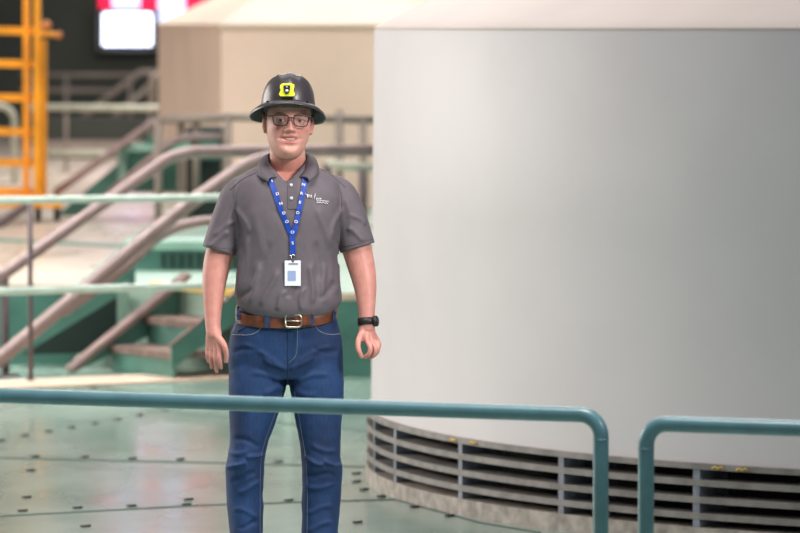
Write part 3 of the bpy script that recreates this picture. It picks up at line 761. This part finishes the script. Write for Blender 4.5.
collar_side(1, ([(288, 152, .072), (298, 152, .068), (306.5, 153.5, .03), (306.5, 159, -.02), (303.6, 168, -.066), (299.2, 177, -.098)],
                [(288, 160, .095), (308, 160, .088), (317.5, 164, .03), (319.0, 170, -.06), (316.5, 175.5, -.098), (309.5, 181, -.121)]))
# placket, buttons
mb, _, _ = ribbon(bvh_shirt, [(292.2, 182), (292.4, 194), (292.6, 209)], .029, .0005, .0022); persp('placket', mb, M['shirt_dark'], shirt)
M['button'] = mat('pearl button', (206, 204, 214), .25)
for x, y in ((291.0, 185.5), (291.4, 198.5)):
    p, n_ = proj(bvh_shirt, x, y, .003); mb = MB(); mb.tube([p, p + n_ * .0028], .0056, 14); persp('button', mb, M['button'], shirt)
for pts in ([(230, 190), (243, 179), (258, 172)], [(345, 187), (334, 177), (322, 170)]):
    persp('shoulder_seam', thread(bvh_shirt, pts, .0014), M['shirt_dark'], shirt)
for pts in ([(204.5, 243.5), (219, 247.5), (236.5, 248.5)], [(343, 246.5), (358, 243.5), (372.8, 238.5)]):
    persp('sleeve_hem', thread(bvh_shirt, pts, .0012), M['shirt_dark'], shirt)
for pts in ([(238.5, 186), (235.8, 200), (237.5, 220), (240, 234)], [(338, 184), (341.8, 198), (340.8, 218), (338.4, 232)]):
    persp('armhole_seam', thread(bvh_shirt, pts, .0012), M['shirt_dark'], shirt)
# flat lettering laid on a surface
def text_on(bvh, s, x, y, size, m, parent, name, off=.003, rot=0.0, sx=1.0):
    cu = bpy.data.curves.new(name, 'FONT'); cu.body = s; cu.size = 1; cu.extrude = .02; cu.offset = .02; cu.align_x = 'CENTER'; cu.align_y = 'CENTER'
    to = bpy.data.objects.new('t', cu); COL.objects.link(to); dg = bpy.context.evaluated_depsgraph_get(); dg.update()
    tme = bpy.data.meshes.new_from_object(to.evaluated_get(dg)); tme.name = name
    bpy.data.objects.remove(to); bpy.data.curves.remove(cu); tme.materials.clear()
    p, n_ = proj(bvh, x, y, off) if bvh else (P(x, y[0], y[1]), Vector((0, -1, 0)))
    X_ = Vector((1, 0, 0)); X_ = (X_ - n_ * X_.dot(n_)).normalized(); Y_ = n_.cross(X_)
    R_ = Matrix((X_, Y_, n_)).transposed() @ Matrix.Rotation(rot, 3, 'Z')
    a = verts(tme).astype(np.float64)
    a = np.array([tuple(p + R_ @ Vector((v[0] * size * sx, v[1] * size, v[2] * size * .2))) for v in a]); setverts(tme, a)
    return link(name, tme, m, parent)
def strokes(name, L, r):
    mb = MB()
    for l in L: mb.tube([proj(bvh_shirt, x, y, .0022)[0] for x, y in l], r, 6)
    persp(name, mb, M['white'], shirt)
strokes('chest_logo', [[(305.6, 194), (306.6, 195.6), (307.6, 194.2), (307.5, 198.4), (306.9, 196), (307.2, 198.4), (308.4, 195.4), (308.8, 198.2), (309.6, 194.8), (310.2, 198.3), (311.2, 195), (311.6, 198)], ], .0017)
strokes('chest_logo', [[(315.2, 193.6), (314, 199.4)]], .0012)
strokes('chest_lettering', [[(316.4, 198), (316.4, 200), (317.4, 198), (318.2, 199.6), (319, 198), (319.8, 199.6), (320.8, 198.2)]], .0012)
strokes('chest_lettering', [[(316.4, 201), (317, 199.8), (317.8, 201), (318.8, 200), (319.8, 201.2), (321, 200.2), (322.2, 201.4), (323.6, 200.6), (325, 201.8), (326.4, 201), (327.6, 202), (328.4, 201.2)]], .0012)
strokes('chest_lettering', [[(316.4, 203), (317.4, 202), (318.6, 203), (320, 202.2), (321.6, 203.4), (323, 202.4), (324.8, 203.6), (326.2, 202.8), (327.4, 204)]], .0012)

# lanyard and badge
M['lanyard'] = mat('blue lanyard webbing', (18, 66, 168), .45, var=.15, scale=60, bump=.2, bscale=600)
M['badge'] = mat('white badge card', (232, 234, 242), .25, coat=.4); M['badge_ink'] = mat('pale blue badge print', (150, 166, 206), .4)
M['chrome'] = mat('bright metal', (206, 204, 200), .22, metal=1)
top_l = [P(276, 157, .06), P(268.6, 164, -.02), P(268.4, 174, -.085)]
mb, pl_, nl_ = ribbon(bvh_shirt, [(270.0, 179.5), (273.5, 188), (281, 210), (287, 224), (291.6, 236)], .0165, .0035)
lan = persp('lanyard', mb, M['lanyard'])
mb, pr_, nr_ = ribbon(bvh_shirt, [(305.2, 177.5), (303.5, 190), (299, 211), (296, 224), (292.8, 236)], .0165, .0042)
persp('strap', mb, M['lanyard'], lan)
mb, pm_, nm_ = ribbon(bvh_shirt, [(292.2, 233), (292.6, 245), (292.8, 255)], .0175, .0050, .002); persp('strap', mb, M['lanyard'], lan)
for ch, x, y, r in (('D', 277.6, 194.5, .32), ('N', 281.0, 204, .32), ('D', 284.2, 213.3, .36), ('O', 287.4, 221.6, .4), ('I', 272.3, 181.8, .3), ('N', 303.3, 185.4, -.15), ('R', 301.4, 194, -.17), ('E', 299.8, 202.8, -.2), ('D', 297.8, 212.8, -.22), ('O', 295.6, 221.8, -.25), ('O', 292.4, 232, 0), ('S', 292.6, 243, 0)):
    text_on(bvh_shirt, ch, x, y, .0125, M['white'], lan, 'strap_letter', .0075, r, 1.2)
c = proj(bvh_shirt, 292.8, 256, .009)[0]
MBc = MB(); MBc.tube(fillet([c + Vector((-.007, 0, .004)), c + Vector((.007, 0, .004)), c + Vector((.004, 0, -.010)), c + Vector((-.004, 0, -.010)), c + Vector((-.007, 0, .004))], .003, 4), .0018, 8)
MBc.box(c + Vector((0, -.002, -.012)), (.007, .004, .014)); persp('clip', MBc, M['chrome'], lan)
bz = P(292.6, 273.5, -.165); bt, n_ = proj(bvh_shirt, 292.6, 263, .007); bb, n_ = proj(bvh_shirt, 292.6, 285, .005)
yb = min(bt.y, bb.y, proj(bvh_shirt, 286, 274, .006)[0].y, proj(bvh_shirt, 299, 274, .006)[0].y)
bw = .0515; bh = .081
mb = MB(); mb.box((bz.x, yb, bz.z), (bw, .0022, bh)); bo = persp('badge', mb, M['badge'], lan); bv = bo.modifiers.new('b', 'BEVEL'); bv.width = .0008
MBp = MB(); MBp.box((bz.x - .003, yb - .0016, bz.z - .008), (.026, .0008, .032)); persp('badge_print', MBp, M['badge_ink'], lan)
MBp = MB(); MBp.box((bz.x + .002, yb - .0016, bz.z + .030), (.030, .0008, .005)); persp('badge_print', MBp, mat('grey badge print', (138, 140, 150), .5), lan)

# ---------------------------------------------------------------- jeans
jb = MB()
JP = [(303, 241, 333.5, -.118, .104, .15), (312, 238.5, 335, -.120, .108, .12), (322, 235, 337.5, -.122, .114, .06), (335, 230.5, 341, -.120, .124, 0), (350, 229, 342.3, -.116, .130, 0), (364, 228.4, 343.2, -.110, .126, 0), (377, 229, 343, -.095, .11, 0)]
jb.loft([sring(y, a, b, f, k, 64, 2.6, t) for y, a, b, f, k, t in lerp_rows(JP, 4)])
JL = [(358, 231, 288.5, -.098, .11), (372, 228.6, 288, -.104, .11), (386, 228.5, 286.2, -.106, .105), (400, 228.6, 282.5, -.104, .10), (418, 229.3, 276.5, -.102, .092), (440, 229.6, 268.8, -.098, .08), (456, 227.8, 265.2, -.1, .07), (468, 225.6, 264.6, -.1, .07), (480, 226, 263.6, -.088, .085), (500, 226.8, 263.2, -.08, .1), (533, 229.8, 263, -.085, .1), (580, 231.5, 262.5, -.095, .1), (624, 231, 264, -.1, .1)]
JR = [(358, 287, 341, -.098, .11), (372, 288, 343.2, -.104, .11), (386, 289.4, 343.6, -.106, .105), (400, 291.8, 343.2, -.104, .10), (418, 294.8, 342, -.102, .092), (440, 298.8, 340.9, -.098, .08), (456, 301.2, 340.2, -.1, .07), (467, 301.8, 342.4, -.1, .07), (480, 301.8, 341.6, -.088, .085), (500, 301.8, 340.4, -.08, .1), (533, 301.8, 338.2, -.085, .1), (580, 303, 337, -.095, .1), (624, 302, 338, -.1, .1)]
for J in (JL, JR):
    jb.loft([sring(y, a, b, f, k, 48, 2.2) for y, a, b, f, k in lerp_rows(J, 4)])
FA, FW = 1.3, .8
me = remesh('jeans', jb, .004, None, 3)
va = verts(me).astype(np.float64); nr = norms(me); px_, py_ = pix(va); d = np.zeros(len(va))
for a_ in [(227, 471, 246, 460, .010, 2.6), (246, 460, 264, 452, .007, 2.6), (230, 480, 258, 473, -.006, 3), (236, 492, 262, 482, .005, 3), (228, 455, 250, 450, .004, 3), (232, 438, 262, 446, -.004, 3.5),
           (322, 463, 342, 465, .009, 2.4), (303, 458, 326, 465, .006, 2.6), (306, 474, 338, 476, -.006, 3), (304, 488, 338, 484, .004, 3), (310, 446, 338, 452, .004, 3),
           (287, 372, 262, 356, .005, 3.2), (290, 372, 314, 354, .005, 3.2), (284, 378, 250, 374, .004, 3.4), (294, 380, 330, 374, .004, 3.4), (284, 364, 240, 344, .0035, 3.2), (294, 362, 334, 345, .0035, 3.2), (286, 388, 262, 392, .004, 4), (291, 390, 318, 396, .004, 4),
           (232, 352, 262, 348, -.003, 3), (311, 347, 340, 354, -.003, 3), (296, 330, 295, 366, .003, 3),
           (232, 508, 258, 516, .004, 3), (306, 512, 334, 506, .004, 3), (236, 528, 260, 522, -.004, 3), (306, 530, 334, 522, .004, 3)]: fold(*a_)
for i in range(len(va)):
    q = Vector(va[i]); d[i] += .0022 * noise.noise(q * 14) + .0016 * noise.noise(Vector((q.x * 12, q.y * 12, q.z * 30)))
va += nr * d[:, None]; setverts(me, va)
M['denim'] = mat('blue denim', (18, 54, 100), .8, col2=(9, 33, 72), scale=7, bump=.25, bscale=420)
nt = M['denim'].node_tree; b_ = nt.nodes['Principled BSDF']; src_ = b_.inputs['Base Color'].links[0].from_socket
n3 = nt.nodes.new('ShaderNodeTexNoise'); n3.inputs['Scale'].default_value = 60; n3.inputs['Detail'].default_value = 6; n3.inputs['Roughness'].default_value = .75
mp = nt.nodes.new('ShaderNodeMapping'); mp.inputs['Scale'].default_value = (3, 3, .6); tcn = nt.nodes.new('ShaderNodeTexCoord')
nt.links.new(tcn.outputs['Object'], mp.inputs['Vector']); nt.links.new(mp.outputs['Vector'], n3.inputs['Vector'])
rp_ = nt.nodes.new('ShaderNodeValToRGB'); rp_.color_ramp.elements[0].color = (.55, .55, .6, 1); rp_.color_ramp.elements[1].color = (1.55, 1.5, 1.4, 1); rp_.color_ramp.elements[0].position = .3; rp_.color_ramp.elements[1].position = .72
mx = nt.nodes.new('ShaderNodeMix'); mx.data_type = 'RGBA'; mx.blend_type = 'MULTIPLY'; mx.inputs[0].default_value = .8
nt.links.new(n3.outputs['Fac'], rp_.inputs['Fac']); nt.links.new(src_, mx.inputs[6]); nt.links.new(rp_.outputs['Color'], mx.inputs[7]); nt.links.new(mx.outputs[2], b_.inputs['Base Color'])
jeans = part('jeans', me, M['denim'])
bvh_j = BVHTree.FromPolygons([tuple(v) for v in va], [tuple(p.vertices) for p in me.polygons])
M['stitch'] = mat('pale stitching', (122, 130, 138), .7); M['denim_dark'] = mat('dark denim seam', (28, 50, 84), .8, var=.2, scale=60)
for pts, m, r, nm in (([(263, 321), (261.5, 327), (256, 332.5), (247, 335), (232, 334.5)], 'stitch', .0011, 'pocket_edge'), ([(314, 322), (316.5, 328), (322, 332.5), (331, 334.5), (340.6, 333.8)], 'stitch', .0011, 'pocket_edge'),
                  ([(297.5, 329), (297.2, 345), (295.5, 356), (288.5, 363)], 'stitch', .0007, 'fly_stitch'), ([(288.5, 329), (288, 350), (288, 384)], 'denim_dark', .0022, 'fly_seam'),
                  ([(282.5, 392), (272.5, 420), (263.5, 446), (260.5, 466), (260, 500), (260, 540)], 'stitch', .0006, 'inseam_stitch'), ([(294.5, 392), (299.5, 420), (304, 446), (306.5, 466), (307.5, 500), (307, 540)], 'stitch', .0006, 'inseam_stitch'),
                  ([(233.5, 332), (236, 326), (240, 320)], 'stitch', .0018, 'coin_pocket_edge'), ([(238, 331), (247, 326), (252, 321)], 'denim_dark', .003, 'coin_pocket_edge')):
    persp(nm, thread(bvh_j, pts, r), M[m], jeans)
# belt
M['belt'] = mat('brown leather belt', (98, 52, 32), .42, var=.35, scale=26, bump=.25, bscale=120); M['buckle'] = mat('worn nickel buckle', (196, 186, 168), .3, metal=1)
yb_ = lambda: None
def bring(dz, grow):
    r_ = sring(317, 238.0, 335.2, -.124, .110, 96, 2.6, 0.0); A = Vector((0, 0, 0))
    cx_ = sum((p.x for p in r_)) / len(r_); out = []
    for p in r_:
        v = Vector((p.x - cx_, p.y, 0)).normalized(); q = p + v * grow
        q.z = P(287, 313.2).z + .165 * q.y + dz + (.012 if q.x > cx_ else 0) * ((q.x - cx_) / .16) ** 2 * (1 if q.y < .05 else 1)
        out.append(q)
    return out
mb = MB(); hb = .0185
mb.loft([bring(-hb, .003), bring(-hb, .0075), bring(-hb * .9, .0085), bring(hb * .9, .0085), bring(hb, .0075), bring(hb, .003), bring(-hb, .003)], cap=False)
belt = persp('belt', mb, M['belt'])
bvh_b = BVHTree.FromPolygons([tuple(v) for v in mb.v], mb.f)
for x, y in ((267.5, 319.5), (311, 318), (239.5, 312), (333, 312)):
    mb, _, _ = ribbon(bvh_b, [(x - .3, y - 7.5), (x, y), (x + .2, y + 8)], .0165, .002, .0028); persp('belt_loop', mb, M['denim_dark'], jeans)
p, n_ = proj(bvh_b, 293.4, 320.8, .004); p.y -= .003
X_ = Vector((1, 0, 0)); Z_ = Vector((0, 0, 1))
def rr(wd, ht, r): return fillet([p + X_ * -wd + Z_ * 0 + Z_ * ht * 0 - Z_ * 0 + Vector((0, 0, ht)) * 0 + Vector((0, 0, 0)), p - X_ * wd + Z_ * ht, p + X_ * wd + Z_ * ht, p + X_ * wd - Z_ * ht, p - X_ * wd - Z_ * ht, p - X_ * wd], r, 6)
persp('buckle', MB().tube(rr(.0255, .0205, .013), .0034, 10), M['buckle'], belt)
persp('buckle_prong', MB().tube([p - X_ * .0245 + Vector((0, -.001, 0)), p + X_ * .0255 + Vector((0, -.004, 0))], .0022, 8), M['buckle'], belt)
persp('belt_tip', MB().bar(p + X_ * .006 + Vector((0, .0035, -.001)), p + X_ * .055 + Vector((0, .0055, .004)), .0035, .033, (0, 0, 1)), M['belt'], belt)

# boots (below the frame of the photograph)
M['boot'] = mat('brown work boot', (92, 66, 48), .6, var=.2, scale=30); M['sole'] = mat('dark boot sole', (34, 30, 28), .8)
for cx in (247.5, 320):
    x0 = P(cx, 620).x; mb = MB()
    def br(y, hw, z0, z1): return [Vector((x0 + hw * math.cos(t), y, (z0 + z1) / 2 + (z1 - z0) / 2 * math.sin(t))) for t in np.linspace(0, 2 * PI, 24, endpoint=False)]
    rings = [br(y, w_, .02, z) for y, w_, z in ((-.20, .012, .04), (-.19, .034, .062), (-.15, .048, .082), (-.09, .05, .1), (-.04, .046, .125), (.02, .044, .14), (.07, .041, .13), (.10, .03, .10), (.108, .01, .06))]
    mb.loft(rings); mb.tube([(x0, .035, .09), (x0, .035, .2)], .05, 20)
    bo_ = persp('boot', mb, M['boot'])
    ou = [(x0 + hw * sx, y) for sx in (1,) for y, hw in ((-.205, .014), (-.19, .036), (-.15, .05), (-.09, .052), (.07, .044), (.108, .024))] + [(x0 - hw, y) for y, hw in ((.108, .024), (.07, .044), (-.09, .052), (-.15, .05), (-.19, .036), (-.205, .014))]
    persp('sole', MB().prism([(x, y, 0) for x, y in ou], (0, 0, .03)), M['sole'], bo_)

# watch
M['watch'] = mat('black watch strap', (26, 24, 26), .5); M['dial'] = mat('dark watch glass', (40, 40, 46), .12)
wa = P(366.6, 318.5, -.056); wb = P(366.9, 325.5, -.061); t_ = (wb - wa).normalized()
u_ = Vector((1, 0, 0)); u_ = (u_ - t_ * u_.dot(t_)).normalized(); v_ = t_.cross(u_)
def wring(t, r): return [wa + t_ * t + (u_ * math.cos(a) + v_ * math.sin(a)) * r for a in np.linspace(0, 2 * PI, 28, endpoint=False)]
L_ = (wb - wa).length
mb = MB().loft([wring(0, .026), wring(0, .0295), wring(L_, .0292), wring(L_, .0255), wring(0, .026)], cap=False); wt = persp('wristwatch', mb, M['watch'])
dirn = (u_ * .93 + v_ * (-.36 if v_.y > 0 else .36)).normalized(); cc_ = (wa + wb) / 2 + dirn * .029
persp('case', MB().tube([cc_ - dirn * .004, cc_ + dirn * .006, cc_ + dirn * .008], [.0175, .0175, .015], 20), M['watch'], wt)
persp('dial', MB().tube([cc_ + dirn * .007, cc_ + dirn * .0088], .0135, 20), M['dial'], wt)

# ---------------------------------------------------------------- hard hat
M['hat'] = mat('matte black hard hat', (54, 48, 52), .4, var=.06, scale=30, coat=.12)
M['hat_in'] = mat('dark green hat lining', (26, 40, 34), .6)
M['lime'] = mat('lime yellow lamp body', (222, 232, 40), .4); M['lamp_black'] = mat('black lamp lens', (22, 20, 30), .5, spec=.2); M['lamp_led'] = mat('silver lamp reflector', (210, 210, 225), .2)
HH = P(288.0, 108.5, -.035); RH = Matrix.Rotation(math.radians(5), 3, 'Z') @ Matrix.Rotation(math.radians(3), 3, 'Y') @ Matrix.Rotation(math.radians(-14), 3, 'X')
def hatp(x, y, z): return HH + RH @ Vector((x, y, z))
NH = 72
def hring(rx, ry, z, droop=0, ridge=0):
    out = []
    for j in range(NH):
        t = 2 * PI * j / NH; ct, st = math.cos(t), math.sin(t); x = rx * ct; y = ry * st
        zz = z - droop * ct * ct + ridge * math.exp(-(x / .014) ** 2) + .6 * ridge * math.exp(-((abs(x) - .034) / .007) ** 2)
        out.append(hatp(x, y, zz))
    return out
dome = [(.0872, .1082, .002, 0), (.0865, .1075, .006, 0)]
for a in np.linspace(.08, PI / 2 - .03, 14):
    dome.append((.0865 * math.cos(a) ** .54, .1075 * math.cos(a) ** .54, .006 + .099 * math.sin(a) ** 1.05, .0055 * min(1, a * 1.2)))
mb = MB()
mb.loft([hring(.1185, .142, -.0165, .012), hring(.1210, .146, -.0200, .014), hring(.1225, .147, -.0165, .014), hring(.1190, .141, -.0085, .011), hring(.104, .125, -.002, .004), hring(.0915, .1125, .003, .0)] + [hring(a, b, z, 0, r) for a, b, z, r in dome], cap=False)
k_ = len(mb.v) - NH; mb.f.append(tuple(range(k_, k_ + NH))); mb.sm.append(True)
hat = persp('hard_hat', mb, M['hat'])
persp('lining', MB().loft([hring(.1185, .142, -.0170, .012), hring(.10, .122, -.009, .004), hring(.083, .104, -.008, 0), hring(.080, .10, .03, 0), hring(.05, .062, .072, 0), hring(.01, .012, .083, 0)], cap=False), M['hat_in'], hat)
persp('suspension_band', MB().loft([hring(.079, .098, -.030 + .012, 0), hring(.0795, .0985, -.016 + .012, 0), hring(.077, .096, -.004 + .012, 0)], cap=False), mat('grey head band', (120, 112, 110), .6), hat)
bvh_h = BVHTree.FromPolygons([tuple(v) for v in mb.v], mb.f)
def hatplate(poly, off, th, m, name, parent):
    pts = [proj(bvh_h, x, y, 0) for x, y in poly]; nn = Vector((0, -1, 0)); ym = min(p_[0].y for p_ in pts)
    c0 = sum((p_[0] for p_ in pts), Vector()) / len(pts)
    top_ = max(pts, key=lambda q_: q_[0].z)[0]; bot_ = min(pts, key=lambda q_: q_[0].z)[0]
    sl_ = (top_.y - bot_.y) / max(1e-4, top_.z - bot_.z)
    vs = [Vector((p_[0].x, bot_.y + sl_ * (p_[0].z - bot_.z) - off, p_[0].z)) for p_ in pts]
    o_ = persp(name, MB().prism(vs, (0, -th, 0)), m, parent); b2 = o_.modifiers.new('b', 'BEVEL'); b2.width = .0015; b2.segments = 2; return o_
hatplate([(280.5, 84.5), (283, 83.3), (291.5, 83.3), (294.5, 84.8), (294.3, 87.5), (293.4, 90), (295.2, 94.2), (294, 96.3), (280.6, 96.3), (278.8, 94.4), (280.8, 90.2), (280, 87.4)], .002, .012, M['lime'], 'cap_lamp', hat)
hatplate([(283.6, 85.2), (290.4, 85.2), (290.2, 89.5), (288.8, 93.2), (287, 94.2), (285.2, 93), (283.8, 89.5)], .014, .003, M['lamp_black'], 'lamp_lens', hat)
pL, nL = proj(bvh_h, 287, 90.6, 0); pL.y -= .0205
persp('lamp_reflector', MB().tube([pL, pL + Vector((0, -.003, 0))], .0052, 16), M['lamp_led'], hat)
pL, nL = proj(bvh_h, 287, 86.8, 0); pL.y -= .019
persp('lamp_reflector', MB().tube([pL, pL + Vector((0, -.003, 0))], .0026, 12), M['lamp_led'], hat)
hatplate([(280, 96.5), (294.5, 96.5), (293, 99), (281.5, 99)], .001, .008, M['lamp_black'], 'lamp_bracket', hat)
for x, y in ((307.2, 102.6), (267.4, 102.2)):
    p, n_ = proj(bvh_h, x, y, .0); persp('clip_slot', MB().box(p, (.006, .008, .010)), M['lamp_black'], hat)

# ---------------------------------------------------------------- glasses
M['frame'] = mat('dark brown glasses frame', (52, 30, 34), .3)
gm = bpy.data.materials.new('clear lens'); gm.use_nodes = True; nt = gm.node_tree; nt.nodes.clear()
og = nt.nodes.new('ShaderNodeOutputMaterial'); ms = nt.nodes.new('ShaderNodeMixShader'); tr_ = nt.nodes.new('ShaderNodeBsdfTransparent'); gl = nt.nodes.new('ShaderNodeBsdfGlossy')
tr_.inputs[0].default_value = (.93, .92, .93, 1); gl.inputs['Roughness'].default_value = .05; fr = nt.nodes.new('ShaderNodeFresnel'); fr.inputs[0].default_value = 1.5
nt.links.new(fr.outputs[0], ms.inputs[0]); nt.links.new(tr_.outputs[0], ms.inputs[1]); nt.links.new(gl.outputs[0], ms.inputs[2]); nt.links.new(ms.outputs[0], og.inputs[0])
YG = -.1035
def lens_outline(sx, g=0.0):
    q = [(.0095, .0135), (.020, .0155), (.040, .0150), (.0560, .0125), (.0565, .002), (.0525, -.0130), (.0420, -.0178), (.0240, -.0178), (.0130, -.0140), (.0092, -.002)]
    out = []
    for x, z in q:
        out.append(H(sx * x, YG + 3.2 * x * x, .1165 + z))
    return out
gs = None
for sx in (-1, 1):
    ol = lens_outline(sx); cl = smooth_pts(ol + [ol[0]], 4)
    mb = MB().tube(cl, .0019, 8)
    if gs is None: gs = persp('glasses', mb, M['frame'])
    else: persp('rim', mb, M['frame'], gs)
    mb = MB(); mb.add(cl[:-1], [tuple(range(len(cl) - 1))]); persp('lens', mb, gm, gs)
    persp('temple', MB().tube([H(sx * .0565, YG + .010, .1275), H(sx * .069, YG + .020, .1275), H(sx * .0745, -.03, .126), H(sx * .0765, .012, .124), H(sx * .0765, .028, .108)], .0019, 8), M['frame'], gs)
persp('bridge', MB().tube(smooth_pts([H(-.0095, YG, .1225), H(0, YG - .003, .1255), H(.0095, YG, .1225)], 4), .0018, 8), M['frame'], gs)

# ================================================================== LIGHT
sc = bpy.context.scene
w = bpy.data.worlds.new('hall'); sc.world = w; w.use_nodes = True
bg = w.node_tree.nodes['Background']; bg.inputs[0].default_value = (.8, .88, 1, 1); bg.inputs[1].default_value = .2
def area(name, loc, tgt, sx, sy, power, col, spread=180):
    d = bpy.data.lights.new(name, 'AREA'); d.shape = 'RECTANGLE'; d.size = sx; d.size_y = sy; d.energy = power; d.color = col; d.spread = math.radians(spread)
    l = bpy.data.objects.new(name, d); COL.objects.link(l); l.location = loc
    l.rotation_euler = (Vector(tgt) - Vector(loc)).to_track_quat('-Z', 'Y').to_euler(); return l
# daylight through the long side windows on the left, the rows of bay lamps under the roof, and added fill lamps
area('window_daylight', (-13, 23.5, 4.2), (0, 20, 1), 12, 6, 1950, (1, .92, .85))
area('bay_and_fill_lamps', (-.6, 11, 9), (-.6, 11.6, 0), 4, 1.5, 150, (1, .96, .92), 60)
for y, p in ((19, 380), (30, 900), (44, 2000)):
    area('bay_and_fill_lamps', (0, y, 10), (0, y, 0), 9, 3, p, (1, .96, .92))
area('bay_and_fill_lamps', (4.6, 9.4, 4.9), (-.5, 14.3, 1.35), 2.4, 2.0, 30, (1, .97, .95), 36)  # added fill lamp aimed at the man from the right front
area('bay_and_fill_lamps', (-3.2, 10.5, 6.5), (-.5, 14.3, 1.2), 1.3, 1.0, 5, (1, .97, .94), 34)  # weak added fill lamp on the man from the left front
area('bay_and_fill_lamps', (-4, 24.6, 8), (-4, 25.2, 0), 6, 1.5, 220, (1, .96, .92), 70)  # added lamp that brightens the mint railing, stairs and floor behind
vs = sc.view_settings
vs.view_transform = 'Standard'; vs.look = 'None'; vs.exposure = 0; vs.gamma = 1; vs.use_curve_mapping = False
sc.cycles.use_denoising = True
